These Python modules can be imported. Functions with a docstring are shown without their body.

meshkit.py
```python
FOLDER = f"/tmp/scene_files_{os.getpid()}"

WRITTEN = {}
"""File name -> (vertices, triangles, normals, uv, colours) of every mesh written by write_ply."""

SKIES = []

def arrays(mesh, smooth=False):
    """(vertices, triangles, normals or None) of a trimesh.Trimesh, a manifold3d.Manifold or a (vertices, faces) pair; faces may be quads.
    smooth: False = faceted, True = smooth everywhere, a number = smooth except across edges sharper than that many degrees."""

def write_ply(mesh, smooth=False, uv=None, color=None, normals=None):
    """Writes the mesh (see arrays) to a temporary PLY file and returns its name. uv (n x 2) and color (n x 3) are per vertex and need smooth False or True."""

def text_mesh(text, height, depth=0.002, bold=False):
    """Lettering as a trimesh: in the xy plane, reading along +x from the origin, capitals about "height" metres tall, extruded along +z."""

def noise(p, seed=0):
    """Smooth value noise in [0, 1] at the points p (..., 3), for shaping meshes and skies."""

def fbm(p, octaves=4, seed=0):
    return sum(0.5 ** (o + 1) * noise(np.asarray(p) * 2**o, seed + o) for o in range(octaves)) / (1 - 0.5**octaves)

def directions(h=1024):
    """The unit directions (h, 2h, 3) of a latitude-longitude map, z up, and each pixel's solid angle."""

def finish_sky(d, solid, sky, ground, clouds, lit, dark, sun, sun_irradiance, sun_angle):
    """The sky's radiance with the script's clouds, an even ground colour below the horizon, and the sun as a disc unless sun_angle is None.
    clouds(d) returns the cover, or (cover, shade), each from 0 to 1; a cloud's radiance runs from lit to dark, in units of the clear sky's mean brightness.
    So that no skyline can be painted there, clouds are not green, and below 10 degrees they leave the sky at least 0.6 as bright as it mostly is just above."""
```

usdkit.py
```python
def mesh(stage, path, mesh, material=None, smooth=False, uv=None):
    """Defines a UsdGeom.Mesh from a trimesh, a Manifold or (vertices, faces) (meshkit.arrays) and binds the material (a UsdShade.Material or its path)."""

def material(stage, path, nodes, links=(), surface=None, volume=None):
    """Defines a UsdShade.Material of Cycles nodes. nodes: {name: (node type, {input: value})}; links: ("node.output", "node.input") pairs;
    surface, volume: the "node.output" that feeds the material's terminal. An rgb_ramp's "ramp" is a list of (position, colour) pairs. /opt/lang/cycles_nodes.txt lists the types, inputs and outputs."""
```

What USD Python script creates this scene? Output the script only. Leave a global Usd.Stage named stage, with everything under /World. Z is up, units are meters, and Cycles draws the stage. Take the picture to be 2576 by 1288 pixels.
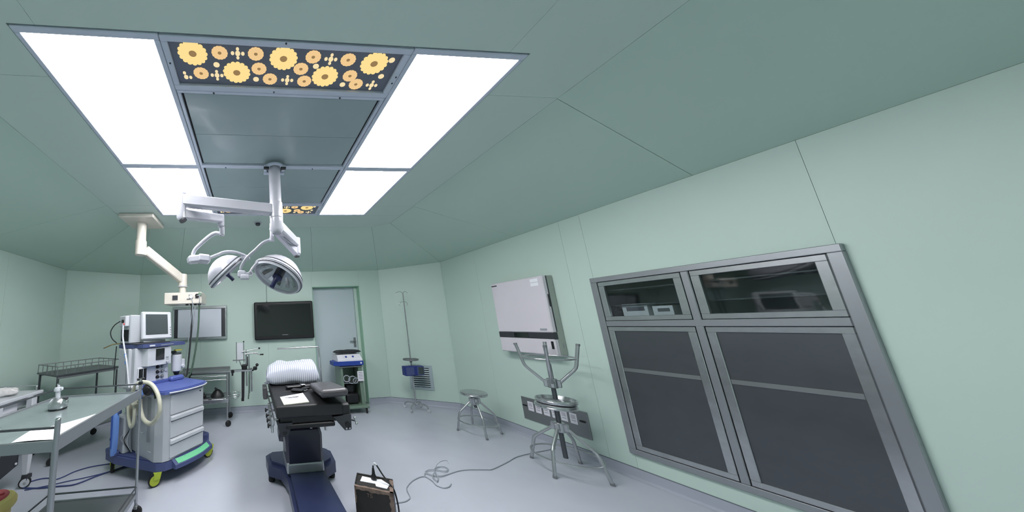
import math, random
import numpy as np, trimesh, usdkit, meshkit
from pxr import Usd, UsdGeom, UsdLux, UsdShade, Gf, Sdf, Vt
from shapely.geometry import Polygon, Point
from shapely.ops import unary_union

stage = Usd.Stage.CreateInMemory()
UsdGeom.SetStageUpAxis(stage, UsdGeom.Tokens.z)
UsdGeom.SetStageMetersPerUnit(stage, 1.0)
WORLD = UsdGeom.Xform.Define(stage, '/World')
UsdGeom.Scope.Define(stage, '/World/Looks')
random.seed(7); RNG = np.random.default_rng(7)

# ------------------------------------------------------------------ camera, light levels, exposure
EXPOSURE = 1.58
PANEL_STRENGTH = 6.6          # white troffer diffusers
FLOWER_STRENGTH = 0.335        # amber flower lamps
F_PX, PP_X, PP_Y, W, H_PX = 648.6, 686.2, 716.7, 2576, 1288
PITCH, YAW, ROLL, EYE = 0.157, 0.088, -0.039, (0.0, 0.0, 1.6)
_cy, _sy, _cp, _sp = math.cos(YAW), math.sin(YAW), math.cos(PITCH), math.sin(PITCH)
_fw = np.array([_sy*_cp, _cy*_cp, _sp]); _r = np.array([_cy, -_sy, 0.0]); _u = np.cross(_r, _fw)
_c, _s = math.cos(ROLL), math.sin(ROLL)
CAM_R, CAM_U, CAM_F = _c*_r + _s*_u, -_s*_r + _c*_u, _fw
cam = UsdGeom.Camera.Define(stage, '/World/Camera')
FOCAL = 9.0
cam.CreateFocalLengthAttr(FOCAL)
cam.CreateHorizontalApertureAttr(FOCAL*W/F_PX)
cam.CreateVerticalApertureAttr(FOCAL*H_PX/F_PX)
cam.CreateHorizontalApertureOffsetAttr(FOCAL*(W/2-PP_X)/F_PX)
cam.CreateVerticalApertureOffsetAttr(FOCAL*(PP_Y-H_PX/2)/F_PX)
cam.CreateClippingRangeAttr(Gf.Vec2f(0.05, 60))
cam.CreateExposureAttr(EXPOSURE)
cam.AddTransformOp().Set(Gf.Matrix4d(*[float(x) for x in (*CAM_R, 0, *CAM_U, 0, *(-CAM_F), 0, *EYE, 1)]))

# ------------------------------------------------------------------ materials
def lin(c):
    c = np.asarray(c, float)/255.0
    return np.where(c <= 0.04045, c/12.92, ((c+0.055)/1.055)**2.4)

MATS = {}
def paint(name, rgb, rough=0.5, metal=0.0, var=0.03, scale=6.0, bump=0.0, bscale=60.0, coat=0.0, spec=0.5, rvar=0.08, stretch=None, **extra):
    """rgb is the surface's own sRGB colour (0-255)."""
    c = lin(rgb)
    nodes = {'tc': ('texture_coordinate', {}),
             'n': ('noise_texture', {'scale': scale, 'detail': 3.0, 'roughness': 0.55}),
             'r': ('rgb_ramp', {'ramp': [(0.25, tuple(np.clip(c*(1-var), 0, 1))), (0.75, tuple(np.clip(c*(1+var), 0, 1)))]}),
             'rr': ('map_range', {'value': 0.5, 'from_min': 0.2, 'from_max': 0.8, 'to_min': max(rough-rvar*rough, 0.0), 'to_max': min(rough+rvar*rough, 1.0)}),
             'p': ('principled_bsdf', {'metallic': metal, 'specular_ior_level': spec, 'coat_weight': coat, **extra})}
    links = [('n.fac', 'r.fac'), ('n.fac', 'rr.value'), ('r.color', 'p.base_color'), ('rr.result', 'p.roughness')]
    if stretch:
        nodes['m'] = ('mapping', {'scale': stretch}); links += [('tc.object', 'm.vector'), ('m.vector', 'n.vector')]
    else:
        links += [('tc.object', 'n.vector')]
    if bump:
        nodes['bn'] = ('noise_texture', {'scale': bscale, 'detail': 2.0}); nodes['b'] = ('bump', {'strength': bump, 'distance': 0.002})
        links += [('tc.object', 'bn.vector'), ('bn.fac', 'b.height'), ('b.normal', 'p.normal')]
    MATS[name] = usdkit.material(stage, '/World/Looks/'+name, nodes, links, surface='p.BSDF')
    return MATS[name]

def glow(name, rgb_linear, strength):
    MATS[name] = usdkit.material(stage, '/World/Looks/'+name, {'e': ('emission', {'color': rgb_linear, 'strength': strength})}, [], surface='e.emission')

paint('wall_paint', (193, 212, 203), 0.42, var=0.012, scale=1.3, bump=0.05, bscale=180)
paint('slope_paint', (188, 210, 199), 0.38, var=0.015, scale=1.2, bump=0.05, bscale=180)
paint('ceiling_paint', (193, 211, 203), 0.42, var=0.012, scale=1.2, bump=0.05, bscale=180)
paint('joint', (120, 134, 128), 0.8)
paint('diffuser_metal', (150, 166, 168), 0.3, metal=0.0, var=0.05, scale=2.0, coat=0.25)
paint('vinyl_floor', (181, 184, 196), 0.33, var=0.035, scale=0.9, bump=0.04, bscale=90, rvar=0.2)
paint('skirting', (164, 168, 181), 0.4, var=0.03, scale=2)
paint('skirting_edge', (92, 98, 108), 0.6)
paint('aluminium', (198, 205, 220), 0.36, metal=0.1, var=0.04, scale=5)
paint('steel', (190, 192, 195), 0.24, metal=0.88, var=0.02, scale=9, rvar=0.06)
paint('brushed_steel', (164, 167, 172), 0.33, metal=0.7, var=0.02, scale=3, rvar=0.04)
paint('dull_steel', (140, 143, 146), 0.42, metal=0.7, var=0.03, scale=5, rvar=0.05)
paint('dark_steel', (96, 99, 104), 0.36, metal=0.7, var=0.04, scale=4)
paint('chrome', (214, 216, 216), 0.09, metal=1.0, var=0.02)
paint('table_steel', (164, 176, 178), 0.2, metal=0.55, var=0.03, scale=3, rvar=0.2)
paint('white_enamel', (208, 209, 217), 0.32, var=0.015, coat=0.3)
paint('lamp_white', (182, 182, 192), 0.28, var=0.012, coat=0.3)
paint('cream_enamel', (214, 207, 197), 0.34, var=0.02, coat=0.2)
paint('grey_plastic', (184, 187, 194), 0.42, var=0.02)
paint('light_plastic', (200, 202, 209), 0.4, var=0.02)
paint('mid_plastic', (150, 154, 160), 0.45, var=0.03)
paint('dark_plastic', (52, 54, 60), 0.45, var=0.05)
paint('black_plastic', (20, 20, 23), 0.4, var=0.1)
paint('rubber', (26, 26, 28), 0.75, var=0.15)
paint('screen', (16, 19, 20), 0.12, var=0.02, coat=0.5)
paint('screen_grey', (58, 68, 71), 0.4, var=0.03)
paint('machine_blue', (84, 98, 164), 0.4, var=0.03)
paint('machine_blue_dark', (70, 80, 124), 0.45, var=0.04)
paint('board_blue', (112, 150, 222), 0.35, var=0.04)
paint('board_blue_dark', (64, 100, 196), 0.4, var=0.04)
paint('esu_blue', (38, 66, 150), 0.4, var=0.03)
paint('pump_blue', (36, 50, 118), 0.4, var=0.05)
paint('lime', (168, 184, 52), 0.45, var=0.05)
paint('step_green', (112, 198, 148), 0.6, var=0.05, bump=0.3, bscale=300)
paint('navy', (30, 32, 50), 0.34, var=0.08, scale=5, coat=0.1)
paint('navy_base', (44, 51, 82), 0.36, var=0.08, scale=4, coat=0.1)
paint('handle_navy', (38, 44, 84), 0.35, var=0.05)
paint('black_leather', (34, 33, 36), 0.46, var=0.12, scale=18, bump=0.35, bscale=140)
paint('grey_leather', (78, 76, 80), 0.34, var=0.10, scale=12, bump=0.3, bscale=140)
paint('paper', (238, 238, 244), 0.75, var=0.012)
paint('pad_paper', (232, 230, 214), 0.75, var=0.02)
paint('print_ink', (110, 110, 118), 0.8)
paint('label_white', (222, 220, 228), 0.6, var=0.015)
paint('purifier_white', (214, 208, 216), 0.36, var=0.01)
paint('purifier_side', (160, 168, 160), 0.4, var=0.02)
paint('cart_green', (108, 128, 114), 0.35, var=0.05, coat=0.2)
paint('yellow_plastic', (252, 226, 142), 0.42, var=0.03)
paint('red_plastic', (218, 92, 98), 0.4, var=0.05)
paint('hose_cream', (206, 204, 186), 0.4, var=0.03)
paint('hose_black', (30, 34, 36), 0.55, var=0.1)
paint('hose_green', (70, 92, 78), 0.5, var=0.06)
paint('cable_grey', (150, 156, 164), 0.5, var=0.05)
paint('cable_blue', (50, 62, 110), 0.5, var=0.1)
paint('worn_leather', (38, 35, 34), 0.6, var=0.35, scale=9, bump=0.5, bscale=50)
paint('worn_edge', (122, 104, 94), 0.8, var=0.35, scale=26, bump=0.6, bscale=70)
paint('grey_side', (84, 88, 98), 0.6, var=0.1)
paint('viewer_white', (216, 220, 232), 0.3, var=0.01, coat=0.3)
paint('door_face', (190, 202, 208), 0.4, var=0.012, scale=1.5)
paint('door_frame', (150, 190, 166), 0.4, var=0.02)
paint('grille_grey', (170, 184, 190), 0.45, var=0.02)
paint('soap_pack', (222, 216, 217), 0.16, var=0.14, scale=30, coat=0.6)
paint('lens_grey', (206, 212, 216), 0.28, metal=0.45, var=0.04)
paint('shade_dark', (22, 24, 28), 0.8)
paint('sticker_yellow', (214, 204, 92), 0.6)
paint('brass', (150, 132, 84), 0.4, metal=0.8)

# striped cotton for the pillow
_stripe = {'tc': ('texture_coordinate', {}), 'sx': ('separate_xyz', {}),
           'k': ('math', {'math_type': 'multiply', 'value2': 2*math.pi/0.0235}), 's': ('math', {'math_type': 'sine'}),
           'r': ('rgb_ramp', {'ramp': [(0.0, tuple(lin((226, 226, 236)))), (0.55, tuple(lin((222, 222, 234)))), (0.75, tuple(lin((186, 191, 210)))), (1.0, tuple(lin((168, 175, 198))))]}),
           'a': ('map_range', {'from_min': -1.0, 'from_max': 1.0, 'to_min': 0.0, 'to_max': 1.0}),
           'bn': ('noise_texture', {'scale': 220.0}), 'b': ('bump', {'strength': 0.25, 'distance': 0.002}),
           'p': ('principled_bsdf', {'roughness': 0.85, 'sheen_weight': 0.2})}
MATS['striped_cotton'] = usdkit.material(stage, '/World/Looks/striped_cotton', _stripe,
    [('tc.object', 'sx.vector'), ('sx.x', 'k.value1'), ('k.value', 's.value1'), ('s.value', 'a.value'), ('a.result', 'r.fac'),
     ('r.color', 'p.base_color'), ('tc.object', 'bn.vector'), ('bn.fac', 'b.height'), ('b.normal', 'p.normal')], surface='p.BSDF')
# thin clear plastic and pane glass
def pane(name, tint, base=0.0):
    MATS[name] = usdkit.material(stage, '/World/Looks/'+name,
        {'t': ('transparent_bsdf', {'color': tint}), 'g': ('glossy_bsdf', {'color': (0.95, 0.95, 0.95), 'roughness': 0.03}), 'f': ('layer_weight', {'blend': 0.5}),
         'w': ('math', {'math_type': 'power', 'value2': 4.0}), 'a': ('math', {'math_type': 'multiply_add', 'value2': 0.85, 'value3': 0.045}),
         'm': ('mix_closure', {})}, [('f.facing', 'w.value1'), ('w.value', 'a.value1'), ('a.value', 'm.fac'), ('t.BSDF', 'm.closure1'), ('g.BSDF', 'm.closure2')], surface='m.closure')
pane('pane_glass', (0.80, 0.84, 0.84)); pane('clear_plastic', (0.86, 0.88, 0.90)); pane('lamp_glass', (0.95, 0.96, 0.96))
glow('panel_glow', (1.0, 1.0, 1.02), PANEL_STRENGTH)
glow('flower_glow', (1.0, 0.75, 0.31), FLOWER_STRENGTH)
glow('small_flower_glow', (1.0, 0.68, 0.33), FLOWER_STRENGTH*0.88)
glow('dot_glow', (1.0, 0.82, 0.48), FLOWER_STRENGTH*0.92)
glow('flower_core', (0.62, 0.40, 0.18), FLOWER_STRENGTH*0.5)
paint('flower_backing', (104, 110, 124), 0.25, var=0.03)

# ------------------------------------------------------------------ mesh helpers (metres)
def cat(*ms):
    out = []
    for m in ms:
        out += list(m) if isinstance(m, (list, tuple)) else [m]
    return trimesh.util.concatenate(out)
def T(x=0, y=0, z=0):
    m = np.eye(4); m[:3, 3] = (x, y, z); return m
def R(deg, axis=(0, 0, 1), at=(0, 0, 0)):
    return trimesh.transformations.rotation_matrix(math.radians(deg), axis, at)
def mv(m, *mats):
    m = m.copy()
    for t in mats: m.apply_transform(t)
    return m
def box(c, s, b=0.004):
    """A chamfered box: centre c, full size s."""
    h = np.asarray(s, float)/2; b = min(b, h.min()*0.9)
    if b <= 0:
        m = trimesh.creation.box(s); m.apply_translation(c); return m
    pts = []
    for sx in (-1, 1):
        for sy in (-1, 1):
            for sz in (-1, 1):
                g = np.array([sx, sy, sz])
                for k in range(3):
                    q = h - b; q[k] = h[k]; pts.append(g*q)
    m = trimesh.convex.convex_hull(np.array(pts)); m.apply_translation(c); return m
def bx(x0, x1, y0, y1, z0, z1, b=0.004):
    return box(((x0+x1)/2, (y0+y1)/2, (z0+z1)/2), (abs(x1-x0), abs(y1-y0), abs(z1-z0)), b)
def rbox(c, s, r, n=2):
    """A box with round edges (hull of eight balls)."""
    ball = trimesh.creation.icosphere(n, r).vertices; h = np.asarray(s, float)/2 - r; h = np.maximum(h, 1e-4)
    pts = np.vstack([ball + np.array([sx, sy, sz])*h for sx in (-1, 1) for sy in (-1, 1) for sz in (-1, 1)])
    m = trimesh.convex.convex_hull(pts); m.apply_translation(c); return m
def hull(pts): return trimesh.convex.convex_hull(np.asarray(pts, float))
def cyl(p0, p1, r, n=20, r2=None):
    return tube([p0, p1], r, n, r2=r2)
def smooth_path(pts, k=8):
    p = np.asarray(pts, float)
    if len(p) < 3: return p
    q = np.vstack([2*p[0]-p[1], p, 2*p[-1]-p[-2]]); out = []
    for i in range(1, len(q)-2):
        for t in np.linspace(0, 1, k, endpoint=False):
            a, b, c, d = q[i-1:i+3]
            out.append(0.5*((2*b) + (-a+c)*t + (2*a-5*b+4*c-d)*t*t + (-a+3*b-3*c+d)*t**3))
    out.append(p[-1]); return np.array(out)
def tube(pts, r, n=10, r2=None, closed=False):
    p = np.asarray(pts, float); k = len(p)
    if closed:
        tg = np.roll(p, -1, 0) - np.roll(p, 1, 0)
    else:
        tg = np.gradient(p, axis=0)
    tg /= np.linalg.norm(tg, axis=1, keepdims=True) + 1e-12
    ref = np.array([0, 0, 1.0]) if abs(tg[0, 2]) < 0.9 else np.array([1.0, 0, 0])
    nx = np.cross(tg[0], ref); nx /= np.linalg.norm(nx); rings = []
    rad = np.linspace(r, r if r2 is None else r2, k) if np.ndim(r) == 0 else np.asarray(r, float)
    a = np.linspace(0, 2*np.pi, n, endpoint=False)
    for i in range(k):
        nx = nx - tg[i]*(nx @ tg[i]); nx /= np.linalg.norm(nx) + 1e-12; ny = np.cross(tg[i], nx)
        rings.append(p[i] + rad[i]*(np.cos(a)[:, None]*nx + np.sin(a)[:, None]*ny))
    v = np.vstack(rings); f = []
    for i in range(k if closed else k-1):
        for j in range(n):
            q0, q1 = i*n+j, i*n+(j+1) % n; q2, q3 = ((i+1) % k)*n+j, ((i+1) % k)*n+(j+1) % n
            f += [[q0, q1, q3], [q0, q3, q2]]
    if not closed:
        v = np.vstack([v, p[0], p[-1]]); c0, c1 = len(v)-2, len(v)-1
        for j in range(n):
            f += [[c0, (j+1) % n, j], [c1, (k-1)*n+j, (k-1)*n+(j+1) % n]]
    return trimesh.Trimesh(v, f, process=False)
def pipe(pts, r, n=10, k=8): return tube(smooth_path(pts, k), r, n)
def ring(c, R_, r, n=36, m=8, axis=(0, 0, 1)):
    a = np.linspace(0, 2*np.pi, n, endpoint=False); p = np.c_[R_*np.cos(a), R_*np.sin(a), 0*a]
    t = tube(p, r, m, closed=True); t.apply_transform(trimesh.geometry.align_vectors((0, 0, 1), axis)); t.apply_translation(c); return t
def lathe(prof, n=32, c=(0, 0, 0)):
    """prof: (radius, z) pairs going up; closed at the axis where the radius is 0."""
    a = np.linspace(0, 2*np.pi, n, endpoint=False); v, f = [], []
    for r, z in prof: v += [(r*math.cos(t), r*math.sin(t), z) for t in a]
    for i in range(len(prof)-1):
        for j in range(n):
            q0, q1 = i*n+j, i*n+(j+1) % n; f += [[q0, q1, q1+n], [q0, q1+n, q0+n]]
    m = trimesh.Trimesh(v, f, process=True); m.apply_translation(c); return m
def disc(c, r, h, n=32, b=0.0):
    if b: return lathe([(0, 0), (r-b, 0), (r, b), (r, h-b), (r-b, h), (0, h)], n, c)
    return lathe([(0, 0), (r, 0), (r, h), (0, h)], n, c)
def prism(poly, z0, z1):
    if not isinstance(poly, Polygon): poly = Polygon(poly)
    m = trimesh.creation.extrude_polygon(poly, z1-z0, engine='earcut'); m.apply_translation((0, 0, z0)); return m
def slab(pts, thick, out, gap=0.0):
    """A flat board over a planar polygon in space; thickness goes towards 'out', the face keeps its place; gap shrinks its outline."""
    p = np.asarray(pts, float); n = np.cross(p[1]-p[0], p[2]-p[0]); n /= np.linalg.norm(n)
    if n @ np.asarray(out, float) < 0: n = -n
    u = p[1]-p[0]; u /= np.linalg.norm(u); w = np.cross(n, u); o = p[0]
    q = np.c_[(p-o) @ u, (p-o) @ w]; pg = Polygon(q).buffer(-gap, join_style=2) if gap else Polygon(q)
    m = trimesh.creation.extrude_polygon(pg, thick, engine='earcut')
    M = np.eye(4); M[:3, 0], M[:3, 1], M[:3, 2], M[:3, 3] = u, w, n, o
    m.apply_transform(M); return m
def frame_mat(o, x, z):
    """Local frame at o with x axis along x and z axis along z."""
    z = np.asarray(z, float); z = z/np.linalg.norm(z); x = np.asarray(x, float); x = x - z*(x @ z); x /= np.linalg.norm(x)
    M = np.eye(4); M[:3, 0], M[:3, 1], M[:3, 2], M[:3, 3] = x, np.cross(z, x), z, o; return M

# ------------------------------------------------------------------ scene helpers
def numbered(parent, name):
    k, p = 0, f'{parent}/{name}'
    while stage.GetPrimAtPath(p): k += 1; p = f'{parent}/{name}_{k:03d}'
    return p
class Thing:
    """An Xform under /World; parts are given in world coordinates and stored relative to its base."""
    def __init__(s, name, label=None, cat_=None, at=(0, 0, 0), rotz=0.0, group=None, kind=None, local=False):
        s.path = numbered('/World', name); s.x = UsdGeom.Xform.Define(stage, s.path); s.at = np.asarray(at, float); s.local = local or rotz != 0
        s.x.AddTranslateOp().Set(Gf.Vec3d(*map(float, at)))
        if rotz: s.x.AddRotateZOp().Set(float(rotz))
        tag(s.x.GetPrim(), label, cat_, group, kind)
    def part(s, name, mesh, mat, parent=None, smooth=35, label=None, kind=None):
        p = numbered(parent or s.path, name); m = mesh if isinstance(mesh, trimesh.Trimesh) else cat(mesh)
        if not s.local: m = mv(m, T(*(-s.at)))
        usdkit.mesh(stage, p, m, MATS[mat], smooth=smooth); tag(stage.GetPrimAtPath(p), label, None, None, kind); return p
def tag(prim, label=None, cat_=None, group=None, kind=None):
    for k, v in (('label', label), ('category', cat_), ('group', group), ('kind', kind)):
        if v: prim.SetCustomDataByKey(k, v)
def single(name, mesh, mat, label, cat_, at=None, group=None, kind=None, smooth=35):
    """A thing that is one mesh; its pivot lies at its base."""
    m = mesh if isinstance(mesh, trimesh.Trimesh) else cat(mesh)
    if at is None: at = ((m.bounds[0][0]+m.bounds[1][0])/2, (m.bounds[0][1]+m.bounds[1][1])/2, m.bounds[0][2])
    p = numbered('/World', name); g = usdkit.mesh(stage, p, mv(m, T(*(-np.asarray(at)))), MATS[mat], smooth=smooth)
    UsdGeom.Xformable(g).AddTranslateOp().Set(Gf.Vec3d(*map(float, at))); tag(g.GetPrim(), label, cat_, group, kind); return p
def dup(src, name, label, cat_, at, rotz=0.0, group=None, rotx=0.0):
    p = numbered('/World', name); x = UsdGeom.Xform.Define(stage, p); pr = x.GetPrim()
    pr.GetReferences().AddInternalReference(Sdf.Path(src.path)); 
    x.ClearXformOpOrder()
    x.AddTransformOp().Set(Gf.Matrix4d(*[float(v) for v in (T(*at) @ R(rotz) @ R(rotx, (1, 0, 0))).T.ravel()]))
    tag(pr, label, cat_, group); pr.SetInstanceable(True); return p

# ================================================================== THE ROOM
HC, HW = 3.07, 2.70
XL, XR, YB, YF = -3.185, 3.69, 5.25, -0.85
# eight-sided plan, anticlockwise from the right wall's front end
WALLS = [('wall_right', (XR, -0.20), (XR, 4.60)), ('wall_back_right', (XR, 4.60), (2.75, YB)), ('wall_back', (2.75, YB), (-2.17, YB)),
         ('wall_back_left', (-2.17, YB), (XL, 4.69)), ('wall_left', (XL, 4.69), (XL, -0.20)), ('wall_front_left', (XL, -0.20), (-2.17, YF)),
         ('wall_front', (-2.17, YF), (2.75, YF)), ('wall_front_right', (2.75, YF), (XR, -0.20))]
CEIL = [(2.14, 0.772), (2.14, 3.558), (1.92, 3.71), (-1.44, 3.71), (-1.66, 3.589), (-1.66, 0.761), (-1.44, 0.62), (1.92, 0.62)]
def struct(name): return Thing(name, kind='structure')
DOOR = (1.28, 2.30, 2.37)
SEAMS = {'wall_right': [0.05, 1.27, 2.643, 3.84], 'wall_left': [3.6, 2.4, 1.2, 0.0], 'wall_back': [0.33, -0.99], 'wall_front': [-0.99, 0.33, 1.6]}
for nm, a, b in WALLS:
    t = struct(nm); a, b = np.array(a), np.array(b); d = (b-a)/np.linalg.norm(b-a); out = np.array([d[1], -d[0]])
    if nm in ('wall_right', 'wall_left'): cuts = [abs(s-a[1]) for s in SEAMS[nm]]
    elif nm in ('wall_back', 'wall_front'): cuts = [abs(s-a[0]) for s in SEAMS[nm]]
    else: cuts = []
    L = np.linalg.norm(b-a)
    spans = []
    if nm == 'wall_back':
        spans = [(0, 2.75-DOOR[1], 0, HW), (2.75-DOOR[1], 2.75-DOOR[0], DOOR[2], HW), (2.75-DOOR[0], 2.75-0.33, 0, HW), (2.75-0.33, 2.75+0.99, 0, HW), (2.75+0.99, L, 0, HW)]
    else:
        e = sorted([0, *cuts, L]); spans = [(p, q, 0, HW) for p, q in zip(e, e[1:])]
    if nm == 'wall_right':   # the steel cabinet is let into this wall
        hole = (1.27+0.20, 2.445+0.20, 0.255, 1.952); new = []
        for p, q, z0, z1 in spans:
            if q <= hole[0] or p >= hole[1]: new.append((p, q, z0, z1)); continue
            p1, q1 = max(p, hole[0]), min(q, hole[1])
            if p1 > p: new.append((p, p1, z0, z1))
            if q > q1: new.append((q1, q, z0, z1))
            new += [(p1, q1, z0, hole[2]), (p1, q1, hole[3], z1)]
        spans = new
    for p, q, z0, z1 in spans:
        P, Q = a+d*p, a+d*q
        t.part('wall_panel', slab([(*P, z0), (*Q, z0), (*Q, z1), (*P, z1)], 0.045, (*out, 0), 0.0007), 'wall_paint', smooth=False)
    if nm == 'wall_back':   # behind the joints, left open at the door
        for x0, x1, z0, z1 in ((DOOR[1], 2.75, 0, HW), (-2.17, DOOR[0], 0, HW), (DOOR[0], DOOR[1], DOOR[2]+0.05, HW)):
            t.part('backing', bx(x0, x1, YB+0.046, YB+0.06, z0, z1, 0), 'joint', smooth=False)
    elif nm == 'wall_right':
        for y0_, y1_, z0, z1 in ((-0.2, 1.27, 0, HW), (2.445, 4.6, 0, HW), (1.27, 2.445, 0, 0.255), (1.27, 2.445, 1.952, HW)): t.part('backing', bx(XR+0.046, XR+0.058, y0_, y1_, z0, z1, 0), 'joint', smooth=False)
    else:
        P, Q = a+out*0.046, b+out*0.046
        t.part('backing', slab([(*P, 0), (*Q, 0), (*Q, HW), (*P, HW)], 0.01, (*out, 0)), 'joint', smooth=False)

# floor
fl = Polygon([w[1] for w in WALLS]).buffer(0.09, join_style=2)
t = struct('floor'); t.part('floor_sheet', prism(fl, -0.05, 0.0), 'vinyl_floor', smooth=False)
# coved skirting, one length per wall
prof = [(0, 0.0005), (0.042, 0.0005), (0.020, 0.008), (0.009, 0.024), (0.006, 0.098), (0, 0.098)]
for nm, a, b in WALLS:
    a, b = np.array(a), np.array(b); L = np.linalg.norm(b-a); d = (b-a)/L; inn = np.array([-d[1], d[0]])
    runs = [(0, L)] if nm != 'wall_back' else [(0, 2.75-DOOR[1]), (2.75-DOOR[0], L)]
    t = struct(nm.replace('wall', 'baseboard'))
    for p, q in runs:
        m = prism(Polygon(prof), 0, q-p); M = np.eye(4); M[:3, 0], M[:3, 1], M[:3, 2], M[:3, 3] = (*inn, 0), (0, 0, 1), (*d, 0), (*(a+d*p), 0)
        if np.linalg.det(M[:3, :3]) < 0: m.invert()
        t.part('skirting_strip', mv(m, M), 'skirting', smooth=50)
        e = prism(Polygon([(0, 0.098), (0.005, 0.098), (0.004, 0.104), (0, 0.104)]), 0, q-p); t.part('skirting_bead', mv(e, M), 'skirting_edge', smooth=False)
# rounded corner beads where the walls meet
for k, (x, y) in enumerate(((2.75, YB), (XR, 4.60), (-2.17, YB), (XL, 4.69))):
    t = struct('trim_%d' % (k+1)); cx, cy = (np.array([0.25, 2.2]) - (x, y))/np.linalg.norm(np.array([0.25, 2.2]) - (x, y))*0.004
    t.part('corner_bead', cyl((x+cx, y+cy, 0.1), (x+cx, y+cy, HW-0.004), 0.007, 10), 'wall_paint')

# ceiling: flat boards around the lamp field, sloping boards down to the walls
t = struct('ceiling')
FX0, FX1, FY0, FY1 = -1.125, 1.615, 1.115, 3.275     # lamp field
FIELD = Polygon([(FX0, FY0), (FX1, FY0), (FX1, FY1), (FX0, FY1)])
def flat(x0, x1, y0, y1):
    pg = Polygon([(x0, y0), (x1, y0), (x1, y1), (x0, y1)]).intersection(Polygon(CEIL)).difference(FIELD.buffer(0.002, join_style=2)).buffer(-0.0008, join_style=2)
    t.part('ceiling_panel', prism(pg, HC, HC+0.04), 'ceiling_paint', smooth=False)
for x0, x1, y0, y1 in ((-1.66, -1.0, 0.62, 1.38), (-1.0, 1.488, 0.62, FY0), (1.488, 2.14, 0.62, 1.38), (-1.66, FX0, 1.38, 3.0), (FX1, 2.14, 1.38, 3.0), (-1.66, FX0, 3.0, FY1), (FX1, 2.14, 3.0, FY1),
                       (-1.66, 2.14, FY1, 3.71)): flat(x0, x1, y0, y1)
wl = [w[1] for w in WALLS]
def slope(c0, c1, w0, w1, cuts=()):
    c0, c1, w0, w1 = map(np.array, (c0, c1, w0, w1)); ks = [(0, 0), *[(k, k) if np.ndim(k) == 0 else k for k in cuts], (1, 1)]
    for (p, pw), (q, qw) in zip(ks, ks[1:]):
        def L_(a, b, k, ya, yb):
            return a+(b-a)*k
        P = [(*L_(c0, c1, p, 0, 0), HC), (*L_(c0, c1, q, 0, 0), HC), (*L_(w0, w1, qw, 0, 0), HW), (*L_(w0, w1, pw, 0, 0), HW)]
        t.part('slope_panel', slab(P, 0.04, (0, 0, 1), 0.0012), 'slope_paint', smooth=False)
slope(CEIL[0], CEIL[1], wl[0], wl[1], ((0.22, 0.392), (0.80, 0.70))); slope(CEIL[1], CEIL[2], wl[1], wl[2]); slope(CEIL[2], CEIL[3], wl[2], wl[3], (0.29, 0.85))
slope(CEIL[3], CEIL[4], wl[3], wl[4]); slope(CEIL[4], CEIL[5], wl[4], wl[5], ((0.208, 0.313), (0.781, 0.616))); slope(CEIL[5], CEIL[6], wl[5], wl[6])
slope(CEIL[6], CEIL[7], wl[6], wl[7], (0.5,)); slope(CEIL[7], CEIL[0], wl[7], wl[0])
roof = trimesh.convex.convex_hull(np.array([(x, y, HC+0.05) for x, y in CEIL] + [(x, y, HW+0.05) for x, y in wl] + [(x, y, HC+0.09) for x, y in CEIL] + [(x, y, HW+0.09) for x, y in wl]))
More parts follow.
